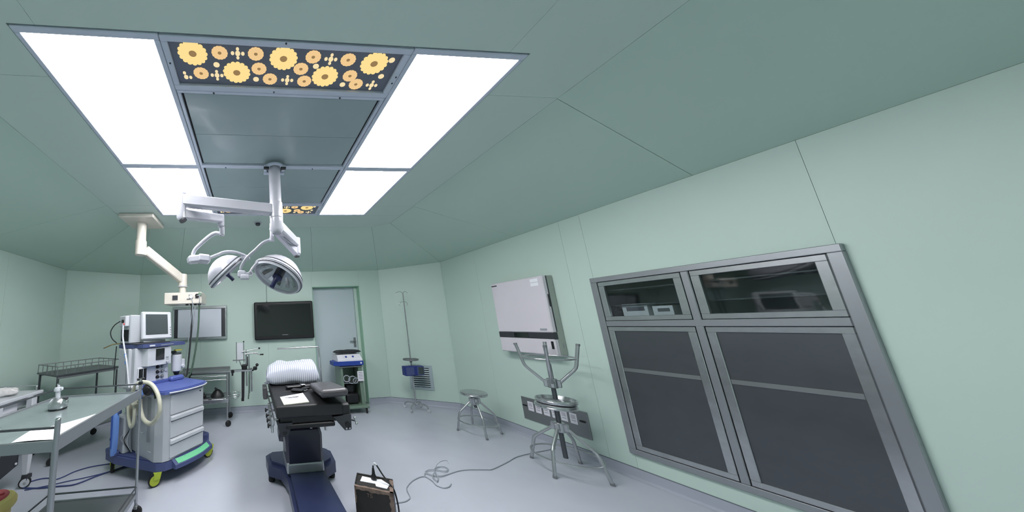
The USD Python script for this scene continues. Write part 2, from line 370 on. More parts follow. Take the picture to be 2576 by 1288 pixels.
# backing above the joints: the same faces a little higher, as one sheet
bk = [slab([(*CEIL[i], HC+0.045), (*CEIL[(i+1) % 8], HC+0.045), (*wl[(i+1) % 8], HW+0.045), (*wl[i], HW+0.045)], 0.01, (0, 0, 1)) for i in range(8)]
field = Polygon(CEIL).difference(Polygon([(FX0, FY0), (FX1, FY0), (FX1, FY1), (FX0, FY1)]))
t.part('backing', cat(*bk, prism(field, HC+0.041, HC+0.05)), 'joint', smooth=False)
t.part('plenum_cover', bx(FX0-0.05, FX1+0.05, FY0-0.05, FY1+0.05, HC+0.16, HC+0.18, 0), 'joint', smooth=False)
t.part('plenum_side', cat(bx(FX0-0.05, FX0-0.03, FY0-0.05, FY1+0.05, HC+0.04, HC+0.17, 0), bx(FX1+0.03, FX1+0.05, FY0-0.05, FY1+0.05, HC+0.04, HC+0.17, 0),
     bx(FX0-0.05, FX1+0.05, FY0-0.05, FY0-0.03, HC+0.04, HC+0.17, 0), bx(FX0-0.05, FX1+0.05, FY1+0.03, FY1+0.05, HC+0.04, HC+0.17, 0)), 'joint', smooth=False)

# door in the back wall, in a green lined recess
t = struct('door_1'); x0, x1, zt = DOOR; yd = YB+0.15
t.part('door_lining', cat(bx(x0-0.0, x0+0.012, YB-0.004, yd+0.05, 0, zt, 0.002), bx(x1-0.012, x1, YB-0.004, yd+0.05, 0, zt, 0.002), bx(x0, x1, YB-0.004, yd+0.05, zt-0.012, zt, 0.002)), 'door_frame')
t.part('door_stop', cat(bx(x1-0.075, x1-0.012, yd-0.03, yd+0.04, 0, zt-0.013, 0.003), bx(x0+0.012, x0+0.03, yd-0.03, yd+0.04, 0, zt-0.013, 0.003)), 'wall_paint')
leaf = t.part('door_leaf', bx(x0+0.032, x1-0.078, yd, yd+0.045, 0.008, zt-0.014, 0.003), 'door_face')
hx = x1-0.135
t.part('door_handle', cat(bx(hx-0.024, hx+0.024, yd-0.008, yd, 1.09, 1.29, 0.004), cyl((hx, yd, 1.22), (hx, yd-0.055, 1.22), 0.010), cyl((hx+0.006, yd-0.05, 1.22), (hx-0.12, yd-0.05, 1.215), 0.0095)), 'dull_steel', leaf)
t.part('threshold', bx(x0, x1, YB+0.0, yd+0.06, -0.01, 0.004, 0.001), 'dull_steel')

# ================================================================== CEILING LAMPS
def troffer(x0, x1, y0, y1, label, src=None):
    t = Thing('ceiling_light', label, 'light', ((x0+x1)/2, (y0+y1)/2, HC-0.004), group='white troffer lights of the ceiling'); w = 0.03
    z0, z1 = HC-0.006, HC+0.05
    t.part('frame', cat(bx(x0, x1, y0, y0+w, z0, z1, 0.003), bx(x0, x1, y1-w, y1, z0, z1, 0.003), bx(x0, x0+w, y0+w, y1-w, z0, z1, 0.003), bx(x1-w, x1, y0+w, y1-w, z0, z1, 0.003)), 'aluminium')
    t.part('diffuser', bx(x0+w-0.004, x1-w+0.004, y0+w-0.004, y1-w+0.004, HC+0.004, HC+0.012, 0), 'panel_glow', smooth=False)
LX = ((-1.122, -0.432), (0.932, 1.612)); LY = ((1.118, 2.21), (2.212, 3.272))
troffer(*LX[0], *LY[0], 'large glowing white ceiling panel nearest the upper left corner'); troffer(*LX[0], *LY[1], 'glowing white ceiling panel at left, partly behind the long white lamp arm')
troffer(*LX[1], *LY[0], 'large glowing white ceiling panel to the right of the amber flower lamp'); troffer(*LX[1], *LY[1], 'smaller glowing white ceiling panel at the right far end of the field')

BIG = [(-0.281, 1.216), (-0.048, 1.312), (0.218, 1.219), (0.482, 1.312), (0.748, 1.221)]
MED = [(-0.135, 1.205), (0.062, 1.201), (-0.256, 1.326), (0.082, 1.283), (0.150, 1.343), (0.384, 1.201), (0.327, 1.272), (0.362, 1.347), (0.588, 1.207), (0.634, 1.300), (0.692, 1.352)]
CROSS = [(-0.037, 1.203), (-0.165, 1.334), (0.256, 1.345), (0.487, 1.208), (0.796, 1.354)]
DOTS = [(-0.160, 1.271), (0.066, 1.348), (0.412, 1.252), (0.608, 1.358), (0.842, 1.196), (0.828, 1.294)]
def petals(r, n, deep, core):
    a = np.linspace(0, 2*np.pi, n*10, endpoint=False); rr = r*(1-deep*(0.5-0.5*np.abs(np.cos(a*n/2))**0.8*2+0.5).clip(0, 1))
    rr = r*(1-deep*(1-np.abs(np.cos(a*n/2))**0.7))
    return Polygon(np.c_[rr*np.cos(a), rr*np.sin(a)]).difference(Point(0, 0).buffer(core))
def flower_lamp(y_off, label):
    y0, y1 = 1.122+y_off, 1.428+y_off; x0, x1 = -0.430, 0.930
    t = Thing('flower_light', label, 'light', ((x0+x1)/2, (y0+y1)/2, HC), group='amber flower ceiling lamps'); z0, z1 = HC-0.006, HC+0.05
    for a in ((x0, x1, y0, y0+0.03), (x0, x1, y1-0.034, y1), (x0, x0+0.034, y0+0.03, y1-0.034), (x1-0.04, x1, y0+0.03, y1-0.034)): t.part('frame_rail', bx(*a, z0, z1, 0.003), 'aluminium')
    for sx, sy in ((0.22, y0+0.006), (0.18, y1-0.012), (-0.413, y0+0.14), (0.915, y0+0.16), (0.912, y0+0.20)): t.part('screw', disc((sx, sy, z0-0.002), 0.005, 0.003, 10), 'dark_plastic')
    t.part('backing', bx(x0+0.03, x1-0.036, y0+0.026, y1-0.03, HC+0.010, HC+0.016, 0), 'flower_backing', smooth=False)
    zf = HC+0.007; SQ = np.diag([1.0, 0.80, 1.0, 1.0])
    for i, (x, y) in enumerate(BIG):
        f = t.part('flower', mv(prism(petals(0.080, 16, 0.13, 0.021), 0, 0.003), R(i*7), SQ, T(x, y+y_off, zf)), 'flower_glow', smooth=False)
        t.part('core', mv(disc((0, 0, 0), 0.0205, 0.002, 20), SQ, T(x, y+y_off, zf)), 'flower_core', f)
    for i, (x, y) in enumerate(MED):
        f = t.part('small_flower', mv(prism(petals(0.044, 14, 0.07, 0.0105), 0, 0.003), R(i*11), SQ, T(x, y+y_off, zf)), 'small_flower_glow', smooth=False)
        t.part('core', mv(disc((0, 0, 0), 0.0100, 0.002, 14), SQ, T(x, y+y_off, zf)), 'flower_core', f)
    for x, y in CROSS:
        t.part('cross_flower', cat(*[disc((x+dx, y+dy+y_off, zf), r, 0.003, 14) for dx, dy, r in ((0, 0, 0.0135), (0.028, 0, 0.0095), (-0.028, 0, 0.0095), (0, 0.023, 0.0085), (0, -0.023, 0.0085))]), 'dot_glow', smooth=False)
    t.part('cross_flower', cat(*[disc((x, y+y_off, zf), r, 0.003, 14) for x, y, r in ((-0.348, 1.353, 0.0125), (-0.352, 1.328, 0.009), (-0.322, 1.354, 0.009))]), 'dot_glow', smooth=False)
    for x, y in DOTS: t.part('glow_dot', mv(disc((0, 0, 0), 0.0175, 0.003, 18), SQ, T(x, y+y_off, zf)), 'dot_glow', smooth=False)
flower_lamp(0.0, 'amber flower-pattern lamp panel between the two large white ceiling panels')
flower_lamp(1.842, 'amber flower-pattern lamp panel at the far end, half hidden behind the white lamp arm')

# dull metal sheets between the lamp rows, set a little higher
def centre_sheet(y0, y1, label):
    x0, x1 = -0.428, 0.928
    t = Thing('ceiling_sheet', label, 'ceiling panel', ((x0+x1)/2, (y0+y1)/2, HC), group='recessed metal sheets of the ceiling field')
    w = 0.022
    for a in ((x0, x1, y0, y0+w), (x0, x1, y1-w, y1), (x0, x0+w, y0+w, y1-w), (x1-w, x1, y0+w, y1-w)): t.part('edge_rail', bx(*a, HC-0.002, HC+0.05, 0.003), 'aluminium')
    for a in ((x0+w, x1-w, y0+w, y0+w+0.012), (x0+w, x1-w, y1-w-0.012, y1-w), (x0+w, x0+w+0.014, y0+w, y1-w), (x1-w-0.014, x1-w, y0+w, y1-w)): t.part('shadow_gap', bx(*a, HC+0.022, HC+0.03, 0), 'shade_dark', smooth=False)
    n = 2
    for k in range(n):
        ya, yb = y0+w+0.012+(y1-y0-2*w-0.024)*k/n, y0+w+0.012+(y1-y0-2*w-0.024)*(k+1)/n
        t.part('sheet', bx(x0+w+0.014, x1-w-0.014, ya+0.0008, yb-0.0008, HC+0.012, HC+0.02, 0.002), 'diffuser_metal')
    for sx in (-0.2, 0.62): t.part('screw', disc((sx, y0+0.011, HC-0.005), 0.006, 0.004, 10), 'dark_plastic')
centre_sheet(1.432, 2.209, 'recessed gray-green metal ceiling sheet between amber lamp and lamp column'); centre_sheet(2.211, 2.962, 'recessed gray-green metal ceiling sheet behind the lamp column')

# smoke detector
t = Thing('smoke_detector', 'small round gray smoke detector on the ceiling above the far wall', 'smoke detector', (0.13, 3.52, HC-0.04))
t.part('base_ring', disc((0.13, 3.52, HC-0.012), 0.055, 0.012, 28, 0.003), 'grey_plastic'); t.part('sensor_head', lathe([(0, -0.03), (0.026, -0.03), (0.034, -0.022), (0.036, 0)], 24, (0.13, 3.52, HC-0.012)), 'dark_plastic')

# ================================================================== SURGICAL LIGHT
t = Thing('surgical_light', 'white twin-head surgical light on a ceiling column with jointed arms', 'surgical light', (0.25, 2.2, HC))
C = np.array([0.25, 2.2])
def at2(z): return (C[0], C[1], z)
t.part('mount_flange', cat(lathe([(0.072, -0.012), (0.098, -0.012), (0.10, 0.0), (0.072, 0.004)], 36, at2(HC-0.02)), *[box((C[0]+0.088*math.cos(a), C[1]+0.088*math.sin(a), HC-0.035), (0.05, 0.035, 0.02), 0.004) for a in np.radians((35, 145, 215, 325))]), 'aluminium')
for a in np.radians((215, 325)): t.part('mount_bolt', box((C[0]+0.094*math.cos(a), C[1]+0.094*math.sin(a), HC-0.05), (0.05, 0.03, 0.016), 0.004), 'black_plastic')
t.part('column', cyl(at2(HC-0.02), at2(2.70), 0.054, 32), 'lamp_white')
t.part('column_hub', cat(lathe([(0.0, 2.555), (0.058, 2.555), (0.061, 2.56), (0.061, 2.70), (0.058, 2.705), (0, 2.705)], 32, (*C, 0))), 'lamp_white')
t.part('column_hub', lathe([(0, 2.425), (0.045, 2.425), (0.060, 2.45), (0.060, 2.552), (0.057, 2.554), (0, 2.554)], 32, (*C, 0)), 'lamp_white')
t.part('hub_cap', lathe([(0, 2.415), (0.040, 2.415), (0.046, 2.428), (0, 2.43)], 28, (*C, 0)), 'mid_plastic')
def beam(p, q, w, h, b=0.012):
    """A rectangular arm from p to q."""
    p, q = np.asarray(p, float), np.asarray(q, float); L = np.linalg.norm(q-p); m = box((L/2, 0, 0), (L, w, h), b)
    x = (q-p)/L; y = np.cross((0, 0, 1), x); y /= np.linalg.norm(y); M = np.eye(4); M[:3, 0], M[:3, 1], M[:3, 2], M[:3, 3] = x, y, np.cross(x, y), p; return mv(m, M)
E1 = np.array([-0.535, 2.00]); a1 = t.part('extension_arm', beam((0.22, 2.19, 2.635), (*E1, 2.625), 0.072, 0.098), 'lamp_white')
t.part('joint_barrel', cat(lathe([(0, 2.455), (0.022, 2.455), (0.036, 2.475), (0.036, 2.685), (0.031, 2.692), (0, 2.692)], 24, (*E1, 0))), 'lamp_white', a1)
t.part('joint_cap', mv(disc((0, 0, 0), 0.030, 0.012, 20), R(180, (1, 0, 0)), R(-32, (0, 1, 0)), T(E1[0]+0.012, E1[1], 2.462)), 'dark_plastic', a1)
D1 = np.array([-0.262, 2.37])
s1 = t.part('spring_arm', beam((*E1, 2.510), (*D1, 2.628), 0.060, 0.082), 'lamp_white')
t.part('end_block', rbox((*D1, 2.605), (0.062, 0.06, 0.125), 0.012), 'lamp_white', s1); t.part('drop_stub', cat(cyl((*D1, 2.56), (*D1, 2.465), 0.018, 18), bx(D1[0]+0.004, D1[0]+0.031, D1[1]-0.018, D1[1]+0.018, 2.462, 2.58, 0.006)), 'lamp_white', s1)
E2 = np.array([0.528, 2.765])
a2 = t.part('extension_arm', beam((0.28, 2.25, 2.50), (*E2, 2.51), 0.072, 0.098), 'lamp_white')
t.part('joint_barrel', lathe([(0, 2.36), (0.028, 2.36), (0.046, 2.385), (0.046, 2.565), (0, 2.575)], 24, (*E2, 0)), 'lamp_white', a2)
t.part('joint_cap', disc((E2[0], E2[1], 2.349), 0.03, 0.012, 18), 'dark_plastic', a2)
D2 = np.array([0.228, 2.47])
s2 = t.part('spring_arm', beam((*E2, 2.395), (D2[0], D2[1], 2.60), 0.064, 0.088), 'lamp_white')
t.part('arm_slot', beam((0.50, 2.725, 2.458), (0.33, 2.40, 2.450), 0.024, 0.008, 0.002), 'mid_plastic', a2)
t.part('drop_stub', cat(cyl((*D2, 2.62), (*D2, 2.47), 0.020, 18), lathe([(0, 2.44), (0.024, 2.44), (0.026, 2.475), (0, 2.48)], 18, (*D2, 0))), 'lamp_white', s2)
# yoke tubes
y1 = t.part('yoke_tube', pipe([(*D1, 2.475), (-0.30, 2.385, 2.492), (-0.345, 2.40, 2.488), (-0.42, 2.45, 2.455), (-0.52, 2.505, 2.385), (-0.555, 2.525, 2.335), (-0.560, 2.53, 2.29)], 0.019, 14), 'lamp_white')
jb = t.part('yoke_joint', cat(beam((-0.60, 2.50, 2.262), (-0.50, 2.55, 2.285), 0.10, 0.075, 0.016), beam((-0.52, 2.54, 2.29), (-0.40, 2.58, 2.285), 0.11, 0.085, 0.02)), 'lamp_white')
y1b = t.part('yoke_tube', cat(pipe([(-0.41, 2.575, 2.300), (-0.33, 2.615, 2.345), (-0.25, 2.64, 2.382), (-0.15, 2.70, 2.395), (-0.05, 2.755, 2.372)], 0.015, 14)), 'lamp_white')
y2 = t.part('yoke_tube', pipe([(*D2, 2.46), (0.20, 2.485, 2.452), (0.135, 2.50, 2.428), (0.06, 2.525, 2.365), (-0.03, 2.56, 2.29), (-0.085, 2.60, 2.215), (-0.095, 2.615, 2.16)], 0.0155, 14), 'lamp_white')
jb2 = t.part('yoke_joint', cat(rbox((-0.085, 2.615, 2.135), (0.085, 0.07, 0.075), 0.02), rbox((-0.055, 2.60, 2.10), (0.09, 0.07, 0.05), 0.016)), 'lamp_white')
t.part('joint_clamp', cat(cyl((-0.05, 2.60, 2.135), (0.02, 2.62, 2.15), 0.013, 14), ring((0.005, 2.605, 2.135), 0.022, 0.007, 18, 6, (0, 1, 0.2))), 'lamp_white', jb2)
t.part('yoke_tube', pipe([(0.0, 2.615, 2.15), (0.03, 2.632, 2.205), (0.10, 2.665, 2.285), (0.17, 2.685, 2.325), (0.275, 2.70, 2.338)], 0.013, 12), 'lamp_white')
def lamp_head(c, d, rad, xdir):
    """Dome on top (-d), reflector bowl facing d."""
    M = frame_mat(c, xdir, d)          # +z of the frame is the light direction
    hd = t.part('lamp_head', mv(lathe([(0, -0.74*rad), (0.20*rad, -0.72*rad), (0.42*rad, -0.655*rad), (0.64*rad, -0.53*rad), (0.82*rad, -0.35*rad), (0.94*rad, -0.16*rad), (1.0*rad, 0.0), (1.0*rad, 0.06*rad), (0.955*rad, 0.14*rad), (0.90*rad, 0.145*rad), (0.885*rad, 0.05*rad)], 56), M), 'lamp_white')
    t.part('reflector_bowl', mv(lathe([(0.90*rad, 0.05*rad), (0.84*rad, -0.03*rad), (0.66*rad, -0.22*rad), (0.42*rad, -0.34*rad), (0.16*rad, -0.38*rad), (0, -0.385*rad)][::-1], 48), M), 'lens_grey', hd)
    for k in range(12): t.part('reflector_facet', mv(slab([(0.44*rad, -0.045*rad, -0.325*rad), (0.80*rad, -0.085*rad, -0.065*rad), (0.80*rad, 0.085*rad, -0.065*rad), (0.44*rad, 0.045*rad, -0.325*rad)], 0.003, (0, 0, 1)), R(30*k), M), 'chrome', hd)
    t.part('rim_band', mv(cat(ring((0, 0, 0.0), rad*1.004, 0.007, 56, 8), ring((0, 0, 0.140*rad), 0.93*rad, 0.007, 56, 8)), M), 'light_plastic', hd)
    t.part('rim_groove', mv(cat(ring((0, 0, 0.075*rad), rad*0.998, 0.0045, 56, 6), ring((0, 0, -0.10*rad), rad*0.968, 0.0045, 56, 6)), M), 'dark_plastic', hd)
    t.part('cover_glass', mv(disc((0, 0, 0.05*rad), 0.89*rad, 0.003, 48), M), 'lamp_glass', hd)
    t.part('lamp_module', mv(cat(cyl((0, 0, -0.30*rad), (0, 0, 0.02*rad), 0.19*rad, 24), *[box((0.15*rad*math.cos(a), 0.15*rad*math.sin(a), -0.02*rad), (0.09*rad, 0.09*rad, 0.16*rad), 0.006) for a in np.radians((20, 110, 200, 290))]), M), 'dark_plastic', hd)
    hn = t.part('handle', mv(cat(disc((0, 0, 0.055*rad), 0.20*rad, 0.05*rad, 24, 0.004), lathe([(0, 0.10*rad), (0.15*rad, 0.10*rad), (0.11*rad, 0.17*rad), (0.085*rad, 0.30*rad), (0.085*rad, 0.50*rad), (0.10*rad, 0.53*rad), (0, 0.55*rad)], 20)), M), 'handle_navy', hd)
    return hd
d1 = 0.69*CAM_R - 0.71*CAM_U + 0.10*CAM_F; d2 = -0.44*CAM_R - 0.78*CAM_U - 0.44*CAM_F
lamp_head((-0.272, 2.86, 2.212), d1, 0.232, CAM_F); lamp_head((0.305, 2.765, 2.135), d2, 0.286, CAM_R)
t.part('head_pivot', cat(rbox((-0.045, 2.775, 2.355), (0.10, 0.07, 0.045), 0.012)), 'lamp_white', y1b)
t.part('head_pivot', rbox((0.285, 2.705, 2.335), (0.055, 0.05, 0.05), 0.012), 'lamp_white')

# ================================================================== GAS PENDANT
t = Thing('ceiling_pendant', 'cream ceiling pendant arm with a box of gas and power outlets', 'medical pendant', (-1.42, 3.40, HC))
t.part('mount_plate', bx(-1.62, -1.20, 3.19, 3.60, HC-0.055, HC-0.001, 0.008), 'cream_enamel')
t.part('column', cyl((-1.42, 3.40, HC-0.055), (-1.42, 3.40, 2.72), 0.058, 28), 'cream_enamel')
t.part('column_hub', lathe([(0, 2.575), (0.064, 2.575), (0.068, 2.58), (0.068, 2.765), (0.064, 2.77), (0, 2.77)], 28, (-1.42, 3.40, 0)), 'cream_enamel')
PE = np.array([-1.03, 4.0])
t.part('boom_arm', beam((-1.39, 3.45, 2.665), (*PE, 2.345), 0.085, 0.13), 'cream_enamel')
t.part('arm_end', lathe([(0, 2.25), (0.062, 2.25), (0.064, 2.255), (0.064, 2.43), (0.058, 2.435), (0, 2.435)], 26, (*PE, 0)), 'cream_enamel')
t.part('collar', lathe([(0.05, 2.235), (0.072, 2.235), (0.072, 2.25), (0.05, 2.25)], 26, (*PE, 0)), 'grey_plastic')
t.part('drop_tube', cyl((*PE, 2.25), (*PE, 2.12), 0.050, 24), 'cream_enamel')
bxp = t.part('outlet_box', mv(box((0, 0, 0), (0.535, 0.34, 0.17), 0.010), R(-2), T(-0.975, 3.99, 2.045)), 'cream_enamel')
yf = 3.815
def fr(x, z, w, h, d=0.006): return box((x, yf-d/2+(x+0.975)*-0.035, z), (w, d, h), 0.001)
t.part('socket_plate', fr(-1.09, 2.055, 0.075, 0.065), 'dark_plastic', bxp)
t.part('outlet_label', cat(fr(-0.87, 2.085, 0.05, 0.012), fr(-0.78, 2.045, 0.05, 0.01), fr(-0.90, 2.03, 0.045, 0.01)), 'print_ink', bxp)
t.part('gas_outlet', mv(disc((0, 0, 0), 0.028, 0.02, 20, 0.003), R(90, (1, 0, 0)), T(-0.86, yf, 2.06)), 'light_plastic', bxp)
t.part('gas_outlet', mv(disc((0, 0, 0), 0.026, 0.03, 20, 0.003), R(90, (1, 0, 0)), T(-0.775, yf, 2.075)), 'black_plastic', bxp)
t.part('gas_outlet', mv(disc((0, 0, 0), 0.026, 0.02, 20, 0.003), R(90, (1, 0, 0)), T(-0.735, yf-0.008, 2.095)), 'cart_green', bxp)
for x in (-0.93, -0.865, -0.81, -0.755): t.part('bottom_socket', disc((x, 3.86, 1.942), 0.022, 0.02, 18, 0.003), 'black_plastic', bxp)
t.part('air_hose', pipe([(-0.86, 3.86, 1.94), (-0.862, 3.85, 1.6), (-0.88, 3.83, 1.3), (-0.90, 3.80, 1.0), (-0.92, 3.78, 0.96)], 0.011, 10), 'hose_black')
t.part('air_hose', pipe([(-0.755, 3.86, 1.94), (-0.765, 3.85, 1.6), (-0.80, 3.84, 1.3), (-0.85, 3.82, 1.02), (-0.90, 3.80, 0.95)], 0.013, 10), 'hose_green')
t.part('air_hose', pipe([(-0.81, 3.86, 1.94), (-0.83, 3.87, 1.75), (-0.87, 3.90, 1.5), (-0.90, 3.92, 1.2), (-0.95, 3.94, 0.95)], 0.008, 8), 'cable_grey')
t.part('power_cord', pipe([(-0.855, 3.80, 2.05), (-0.84, 3.78, 2.0), (-0.835, 3.79, 1.9), (-0.88, 3.85, 1.6), (-0.93, 3.87, 1.25), (-0.97, 3.9, 0.95)], 0.005, 8), 'cable_grey')
t.part('power_cord', pipe([(-0.775, 3.79, 2.075), (-0.735, 3.77, 2.06), (-0.74, 3.78, 1.98), (-0.75, 3.83, 1.93)], 0.005, 8), 'cable_grey')

# ================================================================== OPERATING TABLE
t = Thing('operating_table', 'black-padded operating table on a navy column and floor base', 'operating table', (0.48, 2.85, 0.0))
base = t.part('base', cat(
    mv(prism(Polygon([(0.325, 1.55), (0.665, 1.55), (0.685, 1.9), (0.665, 2.66), (0.70, 2.80), (0.83, 2.90), (0.845, 3.12), (0.80, 3.17), (0.18, 3.17), (0.135, 3.12), (0.15, 2.93), (0.27, 2.84), (0.315, 2.66), (0.305, 1.9)]).buffer(0.012), 0.075, 0.175)),
    mv(prism(Polygon([(0.345, 1.58), (0.645, 1.58), (0.66, 1.9), (0.64, 2.68), (0.69, 2.83), (0.80, 2.92), (0.815, 3.10), (0.78, 3.14), (0.20, 3.14), (0.165, 3.10), (0.18, 2.95), (0.29, 2.86), (0.335, 2.68), (0.325, 1.9)]), 0.174, 0.205))), 'navy_base')
t.part('base_skirt', prism(Polygon([(0.35, 1.6), (0.64, 1.6), (0.64, 2.7), (0.76, 2.95), (0.76, 3.08), (0.22, 3.08), (0.22, 2.97), (0.34, 2.7)]), 0.03, 0.08), 'black_plastic', base)
for x, y in ((0.175, 2.985), (0.81, 2.965), (0.40, 1.66), (0.6, 1.66)): t.part('foot', lathe([(0, 0), (0.034, 0), (0.036, 0.02), (0.028, 0.08), (0, 0.08)], 18, (x, y, 0)), 'rubber', base)
t.part('column_skirt', rbox((0.485, 2.84, 0.245), (0.365, 0.33, 0.10), 0.02), 'brushed_steel')
col = t.part('column_cover', hull([(x+sx*w, y+sy*h, z) for z, w, h in ((0.275, 0.178, 0.158), (0.53, 0.182, 0.163), (0.58, 0.170, 0.155), (0.615, 0.14, 0.13)) for x, y in ((0.485, 2.84),) for sx, sy in ((1, .82), (1, -.82), (-1, .82), (-1, -.82), (.86, 1), (.86, -1), (-.86, 1), (-.86, -1))]), 'navy', smooth=25)
t.part('maker_plate', box((0.555, 2.703, 0.585), (0.075, 0.008, 0.026), 0.002), 'grey_plastic', col)
t.part('side_fairing', hull([(0.29, 2.76, 0.50), (0.25, 2.80, 0.50), (0.25, 2.98, 0.50), (0.29, 2.99, 0.50), (0.29, 2.76, 0.60), (0.27, 2.80, 0.62), (0.27, 2.98, 0.62), (0.29, 2.99, 0.60), (0.25, 2.80, 0.45), (0.25, 2.95, 0.45), (0.29, 2.78, 0.45), (0.29, 2.98, 0.45)]), 'navy', col)
t.part('column_neck', cat(rbox((0.49, 2.80, 0.64), (0.27, 0.26, 0.07), 0.02), rbox((0.49, 2.77, 0.685), (0.32, 0.36, 0.05), 0.014)), 'black_plastic')
for z in (0.705, 0.672): t.part('lever_knob', cat(cyl((0.52, 2.60, z), (0.52, 2.50, z), 0.006, 10), mv(trimesh.creation.icosphere(2, 0.013), T(0.52, 2.497, z))), 'chrome')
fr_ = t.part('top_frame', cat(bx(0.225, 0.775, 2.42, 3.55, 0.735, 0.80, 0.008), bx(0.28, 0.72, 2.40, 2.9, 0.70, 0.74, 0.008)), 'black_plastic')
t.part('seat_pad', rbox((0.495, 2.635, 0.850), (0.60, 0.52, 0.105), 0.02), 'black_leather')
t.part('back_pad', rbox((0.495, 3.20, 0.855), (0.60, 0.64, 0.10), 0.02), 'black_leather')
for sx in (0.178, 0.812):
    rl = t.part('side_rail', bx(sx-0.006, sx+0.006, 2.40, 3.50, 0.755, 0.785, 0.002), 'steel')
    for y in (2.46, 2.72, 2.98, 3.24, 3.46):
        xr = 0.19 if sx < 0.5 else 0.80
        t.part('rail_spacer', cyl((sx, y, 0.77), (xr+(0.03 if sx < 0.5 else -0.03), y, 0.77), 0.010, 12), 'steel', rl)
t.part('head_box', bx(0.115, 0.165, 3.10, 3.30, 0.775, 0.90, 0.006), 'grey_leather')
for k, y in enumerate((2.43, 2.56, 2.69, 2.86)):
    cl_ = t.part('rail_clamp', cat(box((0.165, y, 0.765), (0.03, 0.05, 0.06), 0.006), box((0.160, y, 0.71-0.012*k), (0.022, 0.028, 0.07), 0.005)), 'steel')
    t.part('clamp_knob', cat(cyl((0.155, y, 0.74), (0.13, y, 0.735), 0.007, 10), mv(disc((0, 0, 0), 0.020, 0.016, 14, 0.003), R(-90, (0, 1, 0)), T(0.135, y, 0.735))), 'black_plastic', cl_)
lb = t.part('leg_bracket', cat(hull([(0.20, 2.40, 0.755), (0.34, 2.40, 0.755), (0.20, 2.52, 0.755), (0.34, 2.52, 0.755), (0.235, 2.42, 0.635), (0.30, 2.42, 0.645), (0.235, 2.50, 0.635), (0.30, 2.50, 0.645)])), 'dark_plastic')
t.part('bracket_bore', cyl((0.268, 2.412, 0.675), (0.268, 2.43, 0.675), 0.020, 18), 'black_plastic', lb)
# right hand extension that carries the leg holder
t.part('side_section', bx(0.785, 0.868, 2.40, 2.80, 0.735, 0.885, 0.014), 'black_leather')
lb = t.part('leg_bracket', hull([(0.70, 2.385, 0.785), (0.865, 2.385, 0.795), (0.70, 2.50, 0.785), (0.865, 2.50, 0.795), (0.795, 2.385, 0.675), (0.86, 2.385, 0.675), (0.795, 2.48, 0.675), (0.86, 2.48, 0.675), (0.80, 2.39, 0.665), (0.85, 2.39, 0.665)]), 'dark_plastic')
t.part('bracket_bore', cyl((0.828, 2.372, 0.715), (0.828, 2.395, 0.715), 0.021, 18), 'black_plastic', lb)
for x in (0.812, 0.842): t.part('bracket_screw', mv(disc((0, 0, 0), 0.008, 0.008, 10), R(90, (1, 0, 0)), T(x, 2.385, 0.683)), 'steel', lb)
t.part('clamp_lever', cat(cyl((0.865, 2.44, 0.735), (0.90, 2.40, 0.735), 0.008, 12), cyl((0.90, 2.40, 0.755), (0.91, 2.395, 0.715), 0.006, 10), mv(trimesh.creation.icosphere(1, 0.012), T(0.90, 2.395, 0.76)), mv(trimesh.creation.icosphere(1, 0.011), T(0.912, 2.395, 0.712))), 'chrome')
# screen frame clamped to the far end
t.part('screen_frame', tube(np.array([(0.31, 3.22, 1.318), (0.5, 3.22, 1.320), (0.80, 3.22, 1.322), (0.816, 3.22, 1.318), (0.822, 3.22, 1.305), (0.835, 3.22, 0.9), (0.842, 3.22, 0.36)]), 0.0105, 12), 'steel')
t.part('frame_clamp', cat(box((0.832, 3.22, 0.79), (0.035, 0.05, 0.055), 0.006)), 'black_plastic')
t.part('frame_knob', mv(disc((0, 0, 0), 0.018, 0.03, 14, 0.004), R(90, (0, 1, 0)), T(0.85, 3.22, 0.80)), 'black_plastic')

# pillow: cushion with gathered seams
def cushion(sx, sy, sz, n=44, lump=0.012, seed=3, pinch=0.55, ex=3.2, ey=3.2, pw=0.42):
    u = np.linspace(-1, 1, n); X, Y = np.meshgrid(u, u); e = np.clip(1-np.abs(X)**ex, 0, 1)*np.clip(1-np.abs(Y)**ey, 0, 1)
    h = e**pw; k = 1-0.06*(np.abs(X*Y)); P = []
    for s in (1, -1):
        nz = meshkit.fbm(np.stack([X*2.2+5, Y*2.2+s*3, X*0+seed], -1), 3, seed)-0.5
        z = s*h*sz/2*(1 if s > 0 else pinch) + nz*lump*h*2
        P.append(np.stack([X*sx/2*(1-0.05*(1-np.abs(Y))*0), Y*sy/2, z], -1).reshape(-1, 3))
    v = np.vstack(P); f = []
    for s in range(2):
        for i in range(n-1):
            for j in range(n-1):
                a = s*n*n+i*n+j; q = [a, a+1, a+n+1, a+n]; q = q if s == 0 else q[::-1]; f += [[q[0], q[1], q[2]], [q[0], q[2], q[3]]]
    m = trimesh.Trimesh(v, f, process=False); m.merge_vertices(digits_vertex=5); return m
p = cushion(0.62, 0.40, 0.26, seed=5, lump=0.035, pinch=0.78, ex=6.5, ey=3.0, pw=0.36)
v = p.vertices.copy(); up = np.clip(v[:, 2], 0, None)/0.13; v[:, 2] += up*(0.030*np.clip((v[:, 0]-0.12)/0.16, 0, 1) + 0.012*np.clip((v[:, 0]+0.31)/0.2, 0, 1) - 0.035*np.clip((-0.16-v[:, 0])/0.15, 0, 1)); v[:, 0] += 0.025*np.clip(-v[:, 2]/0.1, 0, 1)*np.sign(v[:, 0]); v[:, 2] = np.maximum(v[:, 2], -0.098); p.vertices = v
P0 = (0.475, 3.30, 0.908+0.098)
pl = Thing('pillow', 'white pillow with thin blue-gray stripes lying at the head of the operating table', 'pillow', (0.475, 3.30, 0.908), rotz=-3)
